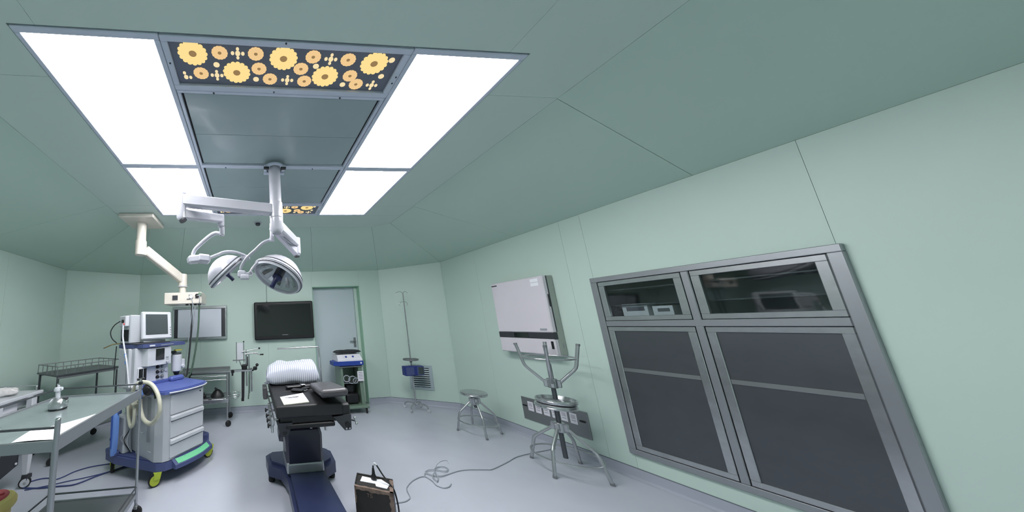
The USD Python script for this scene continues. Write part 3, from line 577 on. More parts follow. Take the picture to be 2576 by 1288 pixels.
pl.part('pillow_cover', mv(p, T(0, 0, 0.098)), 'striped_cotton', smooth=True)
pl.part('corner_tuck', hull([(-0.30, -0.17, 0.02), (-0.345, -0.205, 0.045), (-0.30, -0.20, 0.06), (-0.27, -0.18, 0.03)]), 'striped_cotton'); pl.part('corner_tuck', hull([(0.30, -0.17, 0.02), (0.34, -0.20, 0.03), (0.29, -0.20, 0.07), (0.28, -0.17, 0.03)]), 'striped_cotton')
# note pad, straps and arm pad on the table
t = Thing('note_pad', 'open cream note pad lying on the near end of the operating table', 'note pad', (0.385, 2.555, 0.9025))
pad = [(0.262, 2.655), (0.50, 2.70), (0.505, 2.44), (0.27, 2.405)]
t.part('sheet_stack', prism(Polygon(pad), 0.9025, 0.908), 'pad_paper', smooth=False)
t.part('top_sheet', hull([(*q, 0.909+dz) for q, dz in zip([(0.262, 2.655), (0.50, 2.705), (0.503, 2.46), (0.27, 2.43)], (0.0, 0.012, 0.003, 0.0))] + [(*q, 0.9084) for q in [(0.262, 2.655), (0.50, 2.70), (0.503, 2.46), (0.27, 2.43)]]), 'paper', smooth=False)
t.part('printed_line', mv(cat(bx(-0.065, 0.068, -0.006, 0.004, 0, 0.001, 0), bx(-0.04, 0.05, -0.020, -0.014, 0, 0.001, 0)), R(8), T(0.37, 2.585, 0.9185)), 'print_ink', smooth=False)
t = Thing('arm_pad', 'gray leather arm pad lying tilted on the right side of the operating table', 'arm pad', (0.70, 2.63, 0.905))
ap = rbox((0, 0, 0), (0.25, 0.56, 0.065), 0.030, 3); M = frame_mat((0.718, 2.585, 0.978), (0.97, -0.04, 0.02), (-0.03, 0.10, 0.99)); v = ap.vertices
t.part('pad_cover', mv(ap, M), 'grey_leather'); t.part('pad_seam', mv(cat(tube(np.array([(-0.10, -0.279, 0.004), (0.10, -0.279, 0.004)]), 0.003, 6), tube(np.array([(0.124, -0.22, 0), (0.124, 0.22, 0)]), 0.003, 6)), M), 'black_plastic')
t.part('pad_board', mv(box((0, 0, -0.036), (0.21, 0.48, 0.010), 0.003), M), 'dark_plastic')
t = Thing('wrist_strap', 'black strap with a buckle lying across the operating table below the pillow', 'strap', (0.55, 2.93, 0.908))
t.part('band', cat(mv(box((0, 0, 0), (0.36, 0.075, 0.030), 0.008), R(8), T(0.54, 2.985, 0.924)), mv(box((0, 0, 0), (0.13, 0.085, 0.018), 0.006), R(-30), T(0.47, 2.84, 0.919))), 'black_plastic')
t.part('buckle', cat(mv(box((0, 0, 0), (0.05, 0.045, 0.012), 0.004), R(12), T(0.55, 2.965, 0.943)), ring((0.545, 2.85, 0.914), 0.03, 0.006, 18, 8)), 'steel')
t.part('flap', mv(box((0, 0, 0), (0.10, 0.05, 0.020), 0.006), R(40), T(0.57, 2.90, 0.919)), 'black_leather')

# ================================================================== ANAESTHESIA MACHINE (own frame: x along the front, y into the machine)
AX, AY, AR = -1.04, 3.03, 50.0
t = Thing('anesthesia_machine', 'gray anesthesia machine with blue worktop, blue base and lime wheels', 'anesthesia machine', (AX, AY, 0), rotz=AR)
fb = Polygon([(-0.12, 0.80), (-0.12, 0.60), (0.03, 0.02), (0.10, -0.045), (0.30, -0.09), (0.52, -0.085), (0.70, -0.02), (0.78, 0.07), (0.78, 0.20), (0.70, 0.80)])
base = t.part('base', cat(prism(fb.buffer(0.012).buffer(-0.004), 0.135, 0.215), prism(fb.buffer(-0.014), 0.214, 0.226)), 'machine_blue_dark')
t.part('bumper_cap', cat(rbox((0.735, 0.13, 0.235), (0.10, 0.16, 0.07), 0.02), rbox((-0.105, 0.69, 0.235), (0.07, 0.22, 0.05), 0.015)), 'machine_blue_dark', base)
si = smooth_path([(0.16, -0.060), (0.30, -0.082), (0.50, -0.080), (0.70, -0.020)], 4); so = si*np.array([1.0, 1.0]) + np.array([0.012, -0.062])
t.part('step_front', cat(*[hull([(*si[i], 0.222), (*si[i+1], 0.222), (*so[i], 0.175), (*so[i+1], 0.175), (*so[i], 0.135), (*so[i+1], 0.135), (*(si[i]+(0, 0.03)), 0.14), (*(si[i+1]+(0, 0.03)), 0.14), (*(si[i]+(0, 0.03)), 0.222), (*(si[i+1]+(0, 0.03)), 0.222)]) for i in range(len(si)-1)]), 'machine_blue_dark', base)
def mixp(a, b, k): return a*(1-k)+b*k
t.part('step_pad', cat(*[hull([(*mixp(si[i], so[i], k), 0.222-0.047*k+dz) for k in (0.12, 0.88) for dz in (0.0, 0.004)]+[(*mixp(si[i+1], so[i+1], k), 0.222-0.047*k+dz) for k in (0.12, 0.88) for dz in (0.0, 0.004)]) for i in range(1, len(si)-2)]), 'step_green', base)
def caster(x, y, ang, rad=0.058, yoke='lime', tyre='rubber', hub='lime', w=0.034):
    c = t.part('caster', cat(mv(cat(hull([(-0.03, -0.028, 0.07), (0.03, -0.028, 0.07), (-0.03, 0.028, 0.07), (0.03, 0.028, 0.07), (-0.03, -0.028, 0.135), (0.045, -0.028, 0.135), (-0.03, 0.028, 0.135), (0.045, 0.028, 0.135)])), R(ang), T(x, y, 0))), yoke)
    ww = R(90, (1, 0, 0)) ; M = [T(0, 0, -w/2), ww, T(-0.02, 0, rad), R(ang), T(x, y, 0)]
    t.part('tyre', mv(lathe([(rad*0.72, 0), (rad*0.93, 0), (rad, w*0.25), (rad, w*0.75), (rad*0.93, w), (rad*0.72, w)], 30), *M), tyre, c)
    for s in (-0.002, w-0.004): t.part('wheel_disc', mv(disc((0, 0, s), rad*0.80, 0.006, 26, 0.002), *M), hub, c)
caster(0.04, 0.015, -20, 0.062); caster(0.755, 0.02, -8, 0.064); caster(-0.07, 0.74, 60); caster(0.66, 0.72, 60)
body = t.part('cabinet', cat(hull([(x, y, z) for z in (0.222, 0.90) for x, y in ((0.02, 0.05), (0.07, -0.03), (0.13, -0.055), (0.57, -0.055), (0.62, -0.02), (0.63, 0.40), (0.02, 0.42))])), 'mid_plastic' if 0 else 'grey_plastic', smooth=30)
t.part('rear_column', cat(bx(0.03, 0.58, 0.42, 0.74, 0.222, 0.92, 0.02), bx(-0.07, 0.03, 0.52, 0.72, 0.222, 0.62, 0.015)), 'grey_plastic')
t.part('side_pocket', bx(0.012, 0.021, 0.13, 0.19, 0.40, 0.86, 0.003), 'mid_plastic', body)
t.part('side_mark', bx(0.014, 0.022, 0.10, 0.17, 0.30, 0.315, 0.003), 'light_plastic', body)
for k, (z0, z1) in enumerate(((0.24, 0.432), (0.438, 0.668), (0.674, 0.885))):
    dr = t.part('drawer', bx(0.135, 0.575, -0.070, -0.05, z0, z1, 0.006), 'light_plastic')
    if k < 2:
        t.part('drawer_lip', bx(0.130, 0.58, -0.092, -0.066, z1-0.052, z1-0.004, 0.010), 'light_plastic', dr)
        t.part('drawer_gap', bx(0.14, 0.57, -0.0715, -0.069, z1-0.062, z1-0.053, 0), 'dark_plastic', dr)
    else: t.part('drawer_lock', mv(disc((0, 0, 0), 0.009, 0.006, 14), R(90, (1, 0, 0)), T(0.53, -0.069, 0.85)), 'dark_plastic', dr)
wt = Polygon([(0.0, 0.45), (0.0, 0.02), (0.06, -0.07), (0.20, -0.115), (0.40, -0.125), (0.56, -0.10), (0.66, -0.03), (0.66, 0.40), (0.56, 0.45)])
top = t.part('worktop', cat(prism(wt.buffer(0.006), 0.905, 0.935), prism(wt.buffer(-0.012), 0.934, 0.944)), 'machine_blue')
t.part('worktop_back_lip', cat(bx(-0.01, 0.58, 0.395, 0.44, 0.935, 0.985, 0.012), bx(0.40, 0.60, 0.33, 0.42, 0.935, 1.0, 0.02), bx(-0.012, 0.02, 0.08, 0.42, 0.935, 0.965, 0.01)), 'machine_blue', top)
t.part('worktop_trim', pipe([(0.10, -0.088, 0.917), (0.22, -0.124, 0.917), (0.40, -0.134, 0.917), (0.55, -0.11, 0.917), (0.645, -0.055, 0.917)], 0.008, 8), 'light_plastic', top)
tw = t.part('tower', cat(bx(-0.03, 0.41, 0.42, 0.78, 0.92, 1.395, 0.012), bx(-0.06, -0.02, 0.50, 0.76, 0.92, 1.39, 0.01)), 'light_plastic')
t.part('tower_pillar', bx(-0.064, -0.052, 0.53, 0.56, 0.93, 1.385, 0.003), 'mid_plastic', tw)
vm = t.part('ventilator_module', cat(hull([(x, y, z) for z in (1.175, 1.385) for x, y in ((0.045, 0.43), (0.085, 0.345), (0.395, 0.345), (0.40, 0.43))])), 'light_plastic')
t.part('small_screen', bx(0.185, 0.30, 0.338, 0.348, 1.235, 1.372, 0.003), 'screen', vm)
for z in (1.22, 1.25): t.part('module_button', bx(0.325, 0.36, 0.339, 0.348, z, z+0.018, 0.003), 'mid_plastic', vm)
t.part('select_knob', mv(disc((0, 0, 0), 0.019, 0.022, 18, 0.004), R(90, (1, 0, 0)), T(0.34, 0.345, 1.205)), 'grey_plastic', vm)
fp = t.part('flow_panel', bx(0.0, 0.40, 0.405, 0.425, 0.965, 1.165, 0.006), 'light_plastic')
t.part('flow_window', bx(0.015, 0.105, 0.397, 0.407, 0.975, 1.15, 0.003), 'screen', fp)
for k in range(3): t.part('flow_tube', cyl((0.035+0.026*k, 0.395, 0.98), (0.035+0.026*k, 0.395, 1.145), 0.006, 10), 'mid_plastic' if k == 1 else 'dark_plastic', fp)
for i, x in enumerate((0.245, 0.305)):
    for z in (1.145, 1.085, 1.025):
        g = t.part('gas_knob', mv(cat(disc((0, 0, 0), 0.021, 0.012, 18, 0.002), disc((0, 0, 0.012), 0.014, 0.024, 16, 0.003)), R(90, (1, 0, 0)), T(x, 0.405, z)), 'black_plastic' if i == 0 else 'dull_steel', fp)
t.part('gas_gauge', mv(disc((0, 0, 0), 0.028, 0.012, 22, 0.003), R(90, (1, 0, 0)), T(0.365, 0.405, 1.10)), 'light_plastic', fp)
sh = t.part('top_shelf', cat(prism(Polygon([(-0.05, 0.79), (-0.06, 0.56), (0.02, 0.345), (0.12, 0.325), (0.60, 0.335), (0.62, 0.40), (0.62, 0.70), (0.30, 0.79)]), 1.395, 1.437)), 'machine_blue_dark')
t.part('maker_mark', cat(bx(0.09, 0.16, 0.322, 0.327, 1.408, 1.426, 0)), 'light_plastic', sh); t.part('maker_mark', bx(0.24, 0.42, 0.326, 0.331, 1.412, 1.421, 0), 'cable_grey', sh)
t.part('shelf_tray', bx(-0.03, 0.42, 0.40, 0.80, 1.437, 1.452, 0.004), 'dark_plastic', sh)
ab = t.part('absorber_canister', cat(lathe([(0, 1.045), (0.055, 1.045), (0.066, 1.055), (0.070, 1.25), (0.064, 1.265), (0, 1.265)], 30, (0.545, 0.44, 0))), 'light_plastic')
t.part('canister_lid', lathe([(0, 1.265), (0.06, 1.265), (0.058, 1.29), (0, 1.295)], 26, (0.545, 0.44, 0)), 'dark_steel', ab)
t.part('canister_tag', box((0.535, 0.40, 1.325), (0.10, 0.05, 0.018), 0.005), 'sticker_yellow', ab)
t.part('canister_foot', cat(lathe([(0, 1.0), (0.03, 1.0), (0.045, 1.045), (0, 1.045)], 20, (0.545, 0.44, 0))), 'black_plastic', ab)
t.part('canister_valve', cat(mv(disc((0, 0, 0), 0.024, 0.03, 16, 0.004), R(90, (1, 0, 0)), T(0.60, 0.385, 1.11)), bx(0.59, 0.63, 0.37, 0.42, 1.085, 1.20, 0.006)), 'light_plastic', ab)
t.part('canister_arm', bx(0.40, 0.56, 0.46, 0.52, 1.28, 1.31, 0.008), 'dark_steel', ab)
t.part('top_cable', pipe([(0.0, 0.80, 1.45), (-0.08, 0.86, 1.445), (-0.12, 0.88, 1.43), (-0.16, 0.95, 1.40)], 0.006, 8), 'brass')
t.part('rear_cable', pipe([(-0.075, 0.80, 1.42), (-0.08, 0.81, 1.2), (-0.085, 0.80, 1.05), (-0.09, 0.79, 0.95)], 0.006, 8), 'hose_black')
for k in range(4): t.part('hanging_cable', pipe([(-0.02-0.006*k, 0.44+0.03*k, 0.72), (-0.04+0.015*k, 0.44+0.03*k, 0.50), (-0.03-0.02*k, 0.45+0.03*k, 0.34+0.02*k), (0.0, 0.46+0.02*k, 0.24)], 0.005, 8), ('cable_grey', 'light_plastic', 'hose_black', 'cable_grey')[k])
t.part('hose_bracket', cat(bx(-0.10, 0.03, 0.25, 0.33, 0.86, 0.90, 0.01), rbox((-0.09, 0.29, 0.84), (0.08, 0.10, 0.09), 0.02), cyl((-0.03, 0.36, 0.66), (-0.03, 0.36, 0.86), 0.030, 18), cyl((-0.05, 0.45, 0.64), (-0.05, 0.45, 0.84), 0.028, 18)), 'hose_cream')
# side breathing bag board
t2 = Thing('side_board', 'long blue padded board standing on the left edge of the machine base', 'board', (AX, AY, 0), rotz=AR)
prof = [(0.016, 0.0), (0.036, 0.08), (0.052, 0.24), (0.050, 0.40), (0.032, 0.47), (0.010, 0.48)]
bd = []
for w_, z in prof:
    bd += [(-0.135+sx*0.022, 0.60+sy*w_, 0.228+z) for sx in (-1, 1) for sy in (-1, 1)] + [(-0.135-0.032, 0.60+s*w_*0.55, 0.228+z) for s in (-1, 1)]
t2.part('padded_face', hull(bd), 'board_blue'); t2.part('dark_stripe', hull([(-0.170+dx, 0.60+s*w_*0.40, 0.228+z) for w_, z in prof[1:-1] for s in (-1, 1) for dx in (0, 0.006)]), 'board_blue_dark')
t2.part('board_top_clip', box((-0.11, 0.565, 0.69), (0.04, 0.05, 0.05), 0.008), 'machine_blue_dark')

# breathing hoses and mask hanging on the machine's left side
t = Thing('breathing_circuit', 'cream corrugated breathing hose and black face mask hanging at the machine side', 'breathing hose', (-1.15, 3.05, 0.53))
def corrugated(pts, r, step=0.009):
    p = smooth_path(pts, 14); s = np.r_[0, np.cumsum(np.linalg.norm(np.diff(p, axis=0), axis=1))]; n = int(s[-1]/(step/2)); q = np.array([np.interp(np.linspace(0, s[-1], n), s, p[:, k]) for k in range(3)]).T
    return tube(q, r*(1+0.035*np.where(np.arange(n) % 2, 1, -1)), 12)
def lp(u, v, z):
    """A point beside the machine: u into the machine's depth, v out from its left side."""
    a_ = math.radians(AR); return (AX - v*math.cos(a_) - u*math.sin(a_), AY - v*math.sin(a_) + u*math.cos(a_), z)
HO = [(-1.372, 3.225, 0.915), (-1.305, 3.170, 1.005), (-1.190, 3.072, 1.042), (-1.063, 2.964, 1.028), (-0.972, 2.888, 0.935), (-0.945, 2.866, 0.805), (-0.990, 2.903, 0.703), (-1.073, 2.972, 0.643), (-1.169, 3.053, 0.665), (-1.224, 3.099, 0.755), (-1.236, 3.110, 0.86)]
t.part('hose', corrugated(HO, 0.022), 'hose_cream')
t.part('hose', corrugated([(-1.45, 3.27, 0.90), (-1.42, 3.24, 0.80), (-1.40, 3.22, 0.66), (-1.36, 3.19, 0.56), (-1.32, 3.16, 0.60), (-1.31, 3.15, 0.72), (-1.33, 3.17, 0.83)], 0.019), 'hose_cream')
t.part('connector', cat(cyl((-1.237, 3.110, 0.85), (-1.236, 3.105, 0.95), 0.020, 16), lathe([(0, 0), (0.028, 0), (0.028, 0.03), (0.020, 0.05), (0, 0.05)], 16, (-1.215, 3.085, 0.91))), 'board_blue')
t.part('valve', cat(rbox((-1.25, 3.10, 0.985), (0.065, 0.055, 0.055), 0.018), cyl((-1.27, 3.11, 1.0), (-1.20, 3.06, 1.025), 0.016, 14), cyl((-1.49, 3.30, 0.965), (-1.36, 3.20, 0.985), 0.026, 14)), 'light_plastic')
t.part('face_mask', mv(lathe([(0.012, 0.06), (0.02, 0.055), (0.045, 0.035), (0.055, 0.012), (0.062, 0.0), (0.058, -0.006), (0.045, 0.008)], 24), R(75, (0, 1, 0)), R(-40), T(-1.12, 3.015, 0.975)), 'black_plastic')
t.part('mask_strap', pipe([(-1.17, 3.05, 0.99), (-1.09, 2.985, 1.005), (-1.03, 2.935, 0.955), (-1.01, 2.92, 0.90)], 0.011, 8), 'black_plastic'); t.part('mask_strap', pipe([(-1.30, 3.15, 1.0), (-1.285, 3.14, 0.93), (-1.30, 3.15, 0.87), (-1.275, 3.13, 0.82)], 0.010, 8), 'black_plastic')
t.part('sample_line', pipe([(-1.30, 3.15, 0.75), (-1.26, 3.12, 0.60), (-1.20, 3.07, 0.53), (-1.13, 3.01, 0.56), (-1.11, 2.99, 0.62)], 0.004, 6), 'cable_grey')

# patient monitor on the top shelf
t = Thing('patient_monitor', 'gray patient monitor with a dark tilted screen on top of the anesthesia machine', 'monitor', (AX, AY, 0), rotz=AR)
MM = [R(-7, (1, 0, 0)), R(-8), T(0.265, 0.485, 1.662)]
hs = t.part('housing', mv(cat(box((0, 0.0, 0.0), (0.385, 0.06, 0.355), 0.014), hull([(sx*0.17, 0.03, sz*0.15) for sx in (-1, 1) for sz in (-1, 1)] + [(sx*0.12, 0.12, sz*0.10) for sx in (-1, 1) for sz in (-1, 1)])), *MM), 'light_plastic')
t.part('screen', mv(box((-0.005, -0.031, 0.012), (0.285, 0.006, 0.262), 0.003), *MM), 'screen_grey', hs)
for k in range(4): t.part('side_key', mv(box((0.172, -0.031, -0.13+0.032*k), (0.018, 0.006, 0.016), 0.003), *MM), 'mid_plastic', hs)
t.part('monitor_foot', bx(0.10, 0.40, 0.48, 0.70, 1.452, 1.478, 0.008), 'grey_plastic')
mr = t.part('module_rack', cat(bx(-0.04, 0.10, 0.55, 0.80, 1.452, 1.80, 0.01)), 'grey_plastic')
t.part('module', bx(-0.085, 0.02, 0.58, 0.74, 1.66, 1.79, 0.008), 'light_plastic', mr); t.part('module_socket', cat(mv(disc((0, 0, 0), 0.022, 0.012, 16), R(-90, (0, 1, 0)), T(-0.084, 0.64, 1.725))), 'black_plastic', mr)
t.part('module_socket', mv(disc((0, 0, 0), 0.014, 0.012, 14), R(-90, (0, 1, 0)), T(-0.084, 0.61, 1.69)), 'red_plastic', mr)
t.part('rack_opening', bx(-0.046, -0.036, 0.58, 0.76, 1.48, 1.62, 0.003), 'shade_dark', mr)
t.part('sensor_cable', pipe([(-0.09, 0.70, 1.73), (-0.14, 0.74, 1.68), (-0.17, 0.76, 1.60), (-0.15, 0.76, 1.52), (-0.10, 0.74, 1.46)], 0.006, 8), 'hose_black')
t.part('sensor_lead', pipe([(-0.09, 0.62, 1.70), (-0.10, 0.60, 1.60), (-0.105, 0.58, 1.52), (-0.11, 0.52, 1.40), (-0.125, 0.42, 1.25), (-0.13, 0.36, 1.08), (-0.13, 0.33, 0.98)], 0.010, 10), 'light_plastic')
t.part('lead_clip', cat(cyl((-0.118, 0.47, 1.30), (-0.116, 0.48, 1.34), 0.014, 12), cyl((-0.122, 0.44, 1.23), (-0.121, 0.45, 1.26), 0.014, 12)), 'board_blue')

# ================================================================== STEEL INSTRUMENT TABLE, FRONT LEFT
t = Thing('instrument_table', 'steel instrument table with corner posts and guard rails in the left foreground', 'table', (-1.42, 2.08, 0))
X0, X1, Y0, Y1, ZT = -1.77, -1.055, 1.585, 2.63, 1.03
t.part('table_top', bx(X0, X1, Y0, Y1, ZT-0.004, ZT, 0.001), 'table_steel')
for nm, a in (('rim', (X0-0.012, X1+0.012, Y0-0.014, Y0, ZT-0.045, ZT+0.012)), ('rim', (X0-0.012, X1+0.012, Y1, Y1+0.012, ZT-0.045, ZT+0.012)), ('rim', (X0-0.012, X0, Y0, Y1, ZT-0.045, ZT+0.012)), ('rim', (X1, X1+0.012, Y0, Y1, ZT-0.045, ZT+0.032))): t.part(nm, bx(*a, 0.003), 'brushed_steel')
posts = [(X1+0.004, Y0-0.006), (X1+0.004, Y1+0.006), (X0-0.004, Y1+0.006), (X0-0.004, Y0-0.006)]
for k, (x, y) in enumerate(posts):
    zt = 1.145
    pst = t.part('post', cyl((x, y, 0.11), (x, y, zt), 0.0125 if k != 0 else 0.0135, 20), 'brushed_steel'); t.part('post_cap', lathe([(0, 0), (0.0138, 0), (0.0138, 0.006), (0.009, 0.010), (0, 0.011)], 18, (x, y, zt-0.002)), 'chrome', pst)
for (a, b) in ((0, 1), (1, 2), (2, 3), (3, 0)):
    p, q = posts[a], posts[b]
    if (a, b) != (0, 1): t.part('guard_rail', cyl((*p, ZT+0.075), (*q, ZT+0.075), 0.0065, 12), 'dark_steel')
    t.part('shelf_rail', cyl((*p, 0.235), (*q, 0.235), 0.0065, 12), 'dark_steel')
sh = t.part('lower_shelf', bx(X0, X1, Y0, Y1, 0.165, 0.175, 0.002), 'dull_steel'); t.part('shelf_lip', cat(bx(X0-0.01, X1+0.01, Y1-0.002, Y1+0.008, 0.15, 0.185, 0.002), bx(X1-0.002, X1+0.008, Y0, Y1, 0.15, 0.185, 0.002)), 'brushed_steel', sh)
for (x, y) in posts:
    c = t.part('caster', cat(cyl((x, y, 0.08), (x, y, 0.13), 0.012, 12), box((x, y, 0.075), (0.034, 0.034, 0.03), 0.006)), 'dull_steel'); t.part('wheel', mv(disc((0, 0, -0.011), 0.042, 0.022, 24, 0.005), R(90, (1, 0, 0)), T(x+0.012, y, 0.042)), 'rubber', c)
t.part('guard_knob', cat(mv(trimesh.creation.icosphere(2, 0.010), T(-1.345, Y0-0.006, ZT+0.088))), 'chrome')
# the second, slimmer post beside the near corner post belongs to the lower rail
t.part('corner_brace', cyl((X1-0.055, Y0+0.07, 0.17), (X1-0.055, Y0+0.07, ZT-0.03), 0.011, 16), 'dull_steel')
t.part('corner_clamp', cat(box((posts[1][0], posts[1][1], 1.115), (0.032, 0.034, 0.03), 0.006), cyl((posts[1][0]-0.03, posts[1][1]-0.01, 1.15), (posts[1][0]+0.03, posts[1][1]+0.01, 1.155), 0.010, 12)), 'black_plastic')

# sheet of paper curling over the rim
def paper_sheet(name, label, quad, zs, lift):
    q = np.array(quad, float); n = 14; v = []
    for s in (0, 1):
        for i in range(n):
            for j in range(n):
                a, b = i/(n-1), j/(n-1); p = (q[0]*(1-a)+q[1]*a)*(1-b) + (q[3]*(1-a)+q[2]*a)*b
                v.append((p[0], p[1], zs + lift(a, b) + 0.0008*(1-s)))
    f = []
    for s in (0, 1):
        for i in range(n-1):
            for j in range(n-1):
                k = s*n*n+i*n+j; qd = [k, k+n, k+n+1, k+1]; qd = qd if s == 0 else qd[::-1]; f += [[qd[0], qd[1], qd[2]], [qd[0], qd[2], qd[3]]]
    single(name, trimesh.Trimesh(v, f, process=False), 'paper', label, 'paper', smooth=True)
paper_sheet('paper_sheet', 'white paper sheet curling up beside the near corner post of the instrument table', [(-1.295, 1.605), (-1.075, 1.605), (-1.065, 1.96), (-1.325, 1.765)], ZT+0.0012, lambda a, b: 0.035*max(0, a*b-0.25)**1.2+0.004*math.sin(3*a+2*b)+0.004)
# metal suction pot on the table
t = Thing('suction_pot', 'small silver metal pot with a white valve standing on the instrument table', 'metal pot', (-1.50, 2.24, ZT))
def pot(m): return mv(m, T(1.50, -2.24, -ZT), np.diag([0.66, 0.66, 0.86, 1.0]), T(-1.50, 2.24, ZT))
t.part('pot_body', pot(lathe([(0, 0.003), (0.075, 0.003), (0.088, 0.018), (0.092, 0.045), (0.078, 0.072), (0.055, 0.088), (0.03, 0.098), (0, 0.10)], 36, (-1.50, 2.24, ZT))), 'steel')
t.part('pot_ring', pot(cat(ring((-1.50, 2.24, ZT+0.008), 0.084, 0.006, 32, 6))), 'black_plastic')
t.part('side_pipe', pot(cat(cyl((-1.45, 2.23, ZT+0.075), (-1.385, 2.215, ZT+0.062), 0.014, 14), rbox((-1.40, 2.21, ZT+0.062), (0.05, 0.04, 0.032), 0.008))), 'chrome')
t.part('valve_stem', pot(cat(cyl((-1.51, 2.24, ZT+0.09), (-1.515, 2.24, ZT+0.17), 0.024, 18), lathe([(0, 0.155), (0.036, 0.155), (0.040, 0.17), (0.030, 0.188), (0, 0.19)], 20, (-1.515, 2.24, ZT)), cyl((-1.515, 2.24, ZT+0.188), (-1.512, 2.24, ZT+0.205), 0.012, 12), cyl((-1.515, 2.24, ZT+0.17), (-1.46, 2.23, ZT+0.178), 0.014, 12))), 'white_enamel')
t.part('bulb_half', pot(mv(lathe([(0, -0.03), (0.03, -0.025), (0.045, 0.0), (0.03, 0.03), (0, 0.034)], 22), R(80, (0, 1, 0)), T(-1.545, 2.215, ZT+0.05))), 'light_plastic')
t.part('dark_cap', pot(rbox((-1.445, 2.25, ZT+0.085), (0.07, 0.05, 0.02), 0.008)), 'dark_plastic')

# ================================================================== WHITE CART AT THE LEFT WALL
t = Thing('white_cart', 'white medical cart with guard rail and drawer standing against the left wall', 'cart', (-2.80, 3.10, 0))
t.part('cart_top', rbox((-2.79, 3.10, 0.935), (0.60, 0.72, 0.04), 0.012), 'white_enamel')
t.part('guard_rail', pipe([(-2.53, 3.40, 0.955), (-2.53, 3.40, 1.0), (-2.56, 3.415, 1.012), (-2.8, 3.42, 1.012), (-3.02, 3.42, 1.012), (-3.05, 3.40, 1.012), (-3.05, 3.1, 1.012), (-3.05, 2.80, 1.012), (-3.05, 2.80, 0.955)], 0.008, 10, 5), 'steel')
dr = t.part('drawer', bx(-2.87, -2.555, 2.80, 3.20, 0.80, 0.905, 0.006), 'white_enamel'); t.part('drawer_lip', bx(-2.556, -2.54, 2.82, 3.18, 0.80, 0.822, 0.004), 'light_plastic', dr)
t.part('drawer_slide', cat(bx(-2.86, -2.53, 3.20, 3.30, 0.795, 0.81, 0.003), bx(-2.86, -2.55, 3.21, 3.24, 0.79, 0.80, 0.003)), 'steel')
t.part('support_bracket', cat(bx(-2.60, -2.565, 3.20, 3.36, 0.82, 0.918, 0.004), hull([(-2.60, 3.20, 0.80), (-2.57, 3.20, 0.80), (-2.60, 3.20, 0.92), (-2.57, 3.20, 0.92), (-2.60, 3.34, 0.92), (-2.57, 3.34, 0.92)])), 'grey_plastic')
cb = t.part('cart_body', bx(-3.08, -2.72, 2.84, 3.34, 0.42, 0.80, 0.012), 'white_enamel'); t.part('body_foot_box', bx(-3.0, -2.54, 2.95, 3.22, 0.25, 0.44, 0.012), 'light_plastic', cb)
t.part('dark_panel', hull([(x, y, z) for x in (-2.52, -2.545) for y, z in ((2.93, 0.17), (3.235, 0.24), (3.235, 0.46), (2.93, 0.46))]), 'dark_plastic', cb)
t.part('panel_knob', mv(disc((0, 0, 0), 0.012, 0.012, 14, 0.002), R(90, (0, 1, 0)), T(-2.518, 3.20, 0.265)), 'light_plastic', cb)
for sx, sy in ((-2.46, 3.27), (-2.46, 2.86), (-3.06, 3.30), (-3.06, 2.86)):
    s = 1 if sy > 3 else -1
    lg = t.part('leg', hull([(sx-0.02, sy-0.018, 0.12), (sx+0.02, sy-0.018, 0.12), (sx-0.02, sy+0.018, 0.12), (sx+0.02, sy+0.018, 0.12), (sx-0.05, sy-0.03, 0.46), (sx+0.03, sy-0.03, 0.46), (sx-0.05, sy+0.05, 0.46), (sx+0.03, sy+0.05, 0.46)]), 'white_enamel')
    t.part('leg_upper', bx(sx-0.05, sx+0.02, sy-0.03, sy+0.04, 0.45, 0.92, 0.008), 'white_enamel', lg)
    c = t.part('caster', hull([(sx-0.03, sy-0.022, 0.07), (sx+0.03, sy-0.022, 0.07), (sx-0.03, sy+0.022, 0.07), (sx+0.05, sy+0.022, 0.09), (sx-0.02, sy-0.022, 0.13), (sx+0.04, sy-0.022, 0.13), (sx-0.02, sy+0.022, 0.13), (sx+0.05, sy+0.022, 0.125)]), 'dark_plastic')
    t.part('tyre', mv(lathe([(0.036, -0.014), (0.046, -0.014), (0.052, -0.008), (0.052, 0.008), (0.046, 0.014), (0.036, 0.014)], 28), R(90, (1, 0, 0)), R(30), T(sx+0.01, sy-0.012, 0.0525)), 'rubber', c)
    for d_ in (-0.017, 0.0135): t.part('wheel_disc', mv(disc((0, 0, d_), 0.040, 0.004, 24, 0.001), R(90, (1, 0, 0)), R(30), T(sx+0.01, sy-0.012, 0.0525)), 'grey_plastic', c)
    t.part('wheel_hub', mv(disc((0, 0, 0.016), 0.013, 0.005, 16, 0.001), R(90, (1, 0, 0)), R(30), T(sx+0.01, sy-0.012, 0.0525)), 'mid_plastic', c)
# crumpled clear pack on the cart
m = cushion(0.30, 0.12, 0.085, n=26, lump=0.03, seed=12)
t = Thing('plastic_pack', 'crumpled clear plastic pack with pinkish contents lying on the white cart', 'plastic pack', (-2.70, 3.14, 0.956), rotz=35)
t.part('wrapper', mv(m, T(0, 0, 0.040)), 'soap_pack', smooth=25); t.part('pack_tail', mv(cushion(0.12, 0.10, 0.05, n=16, lump=0.03, seed=4), R(20), T(-0.19, -0.01, 0.03)), 'clear_plastic', smooth=25)
t = Thing('glass_vial', 'tiny glass vial with a dark cap on the front of the white cart', 'vial', (-2.66, 2.86, 0.956))
t.part('vial_body', disc((-2.66, 2.86, 0.956), 0.018, 0.045, 18, 0.003), 'light_plastic'); t.part('vial_cap', disc((-2.66, 2.86, 1.001), 0.014, 0.014, 16, 0.002), 'dark_plastic')

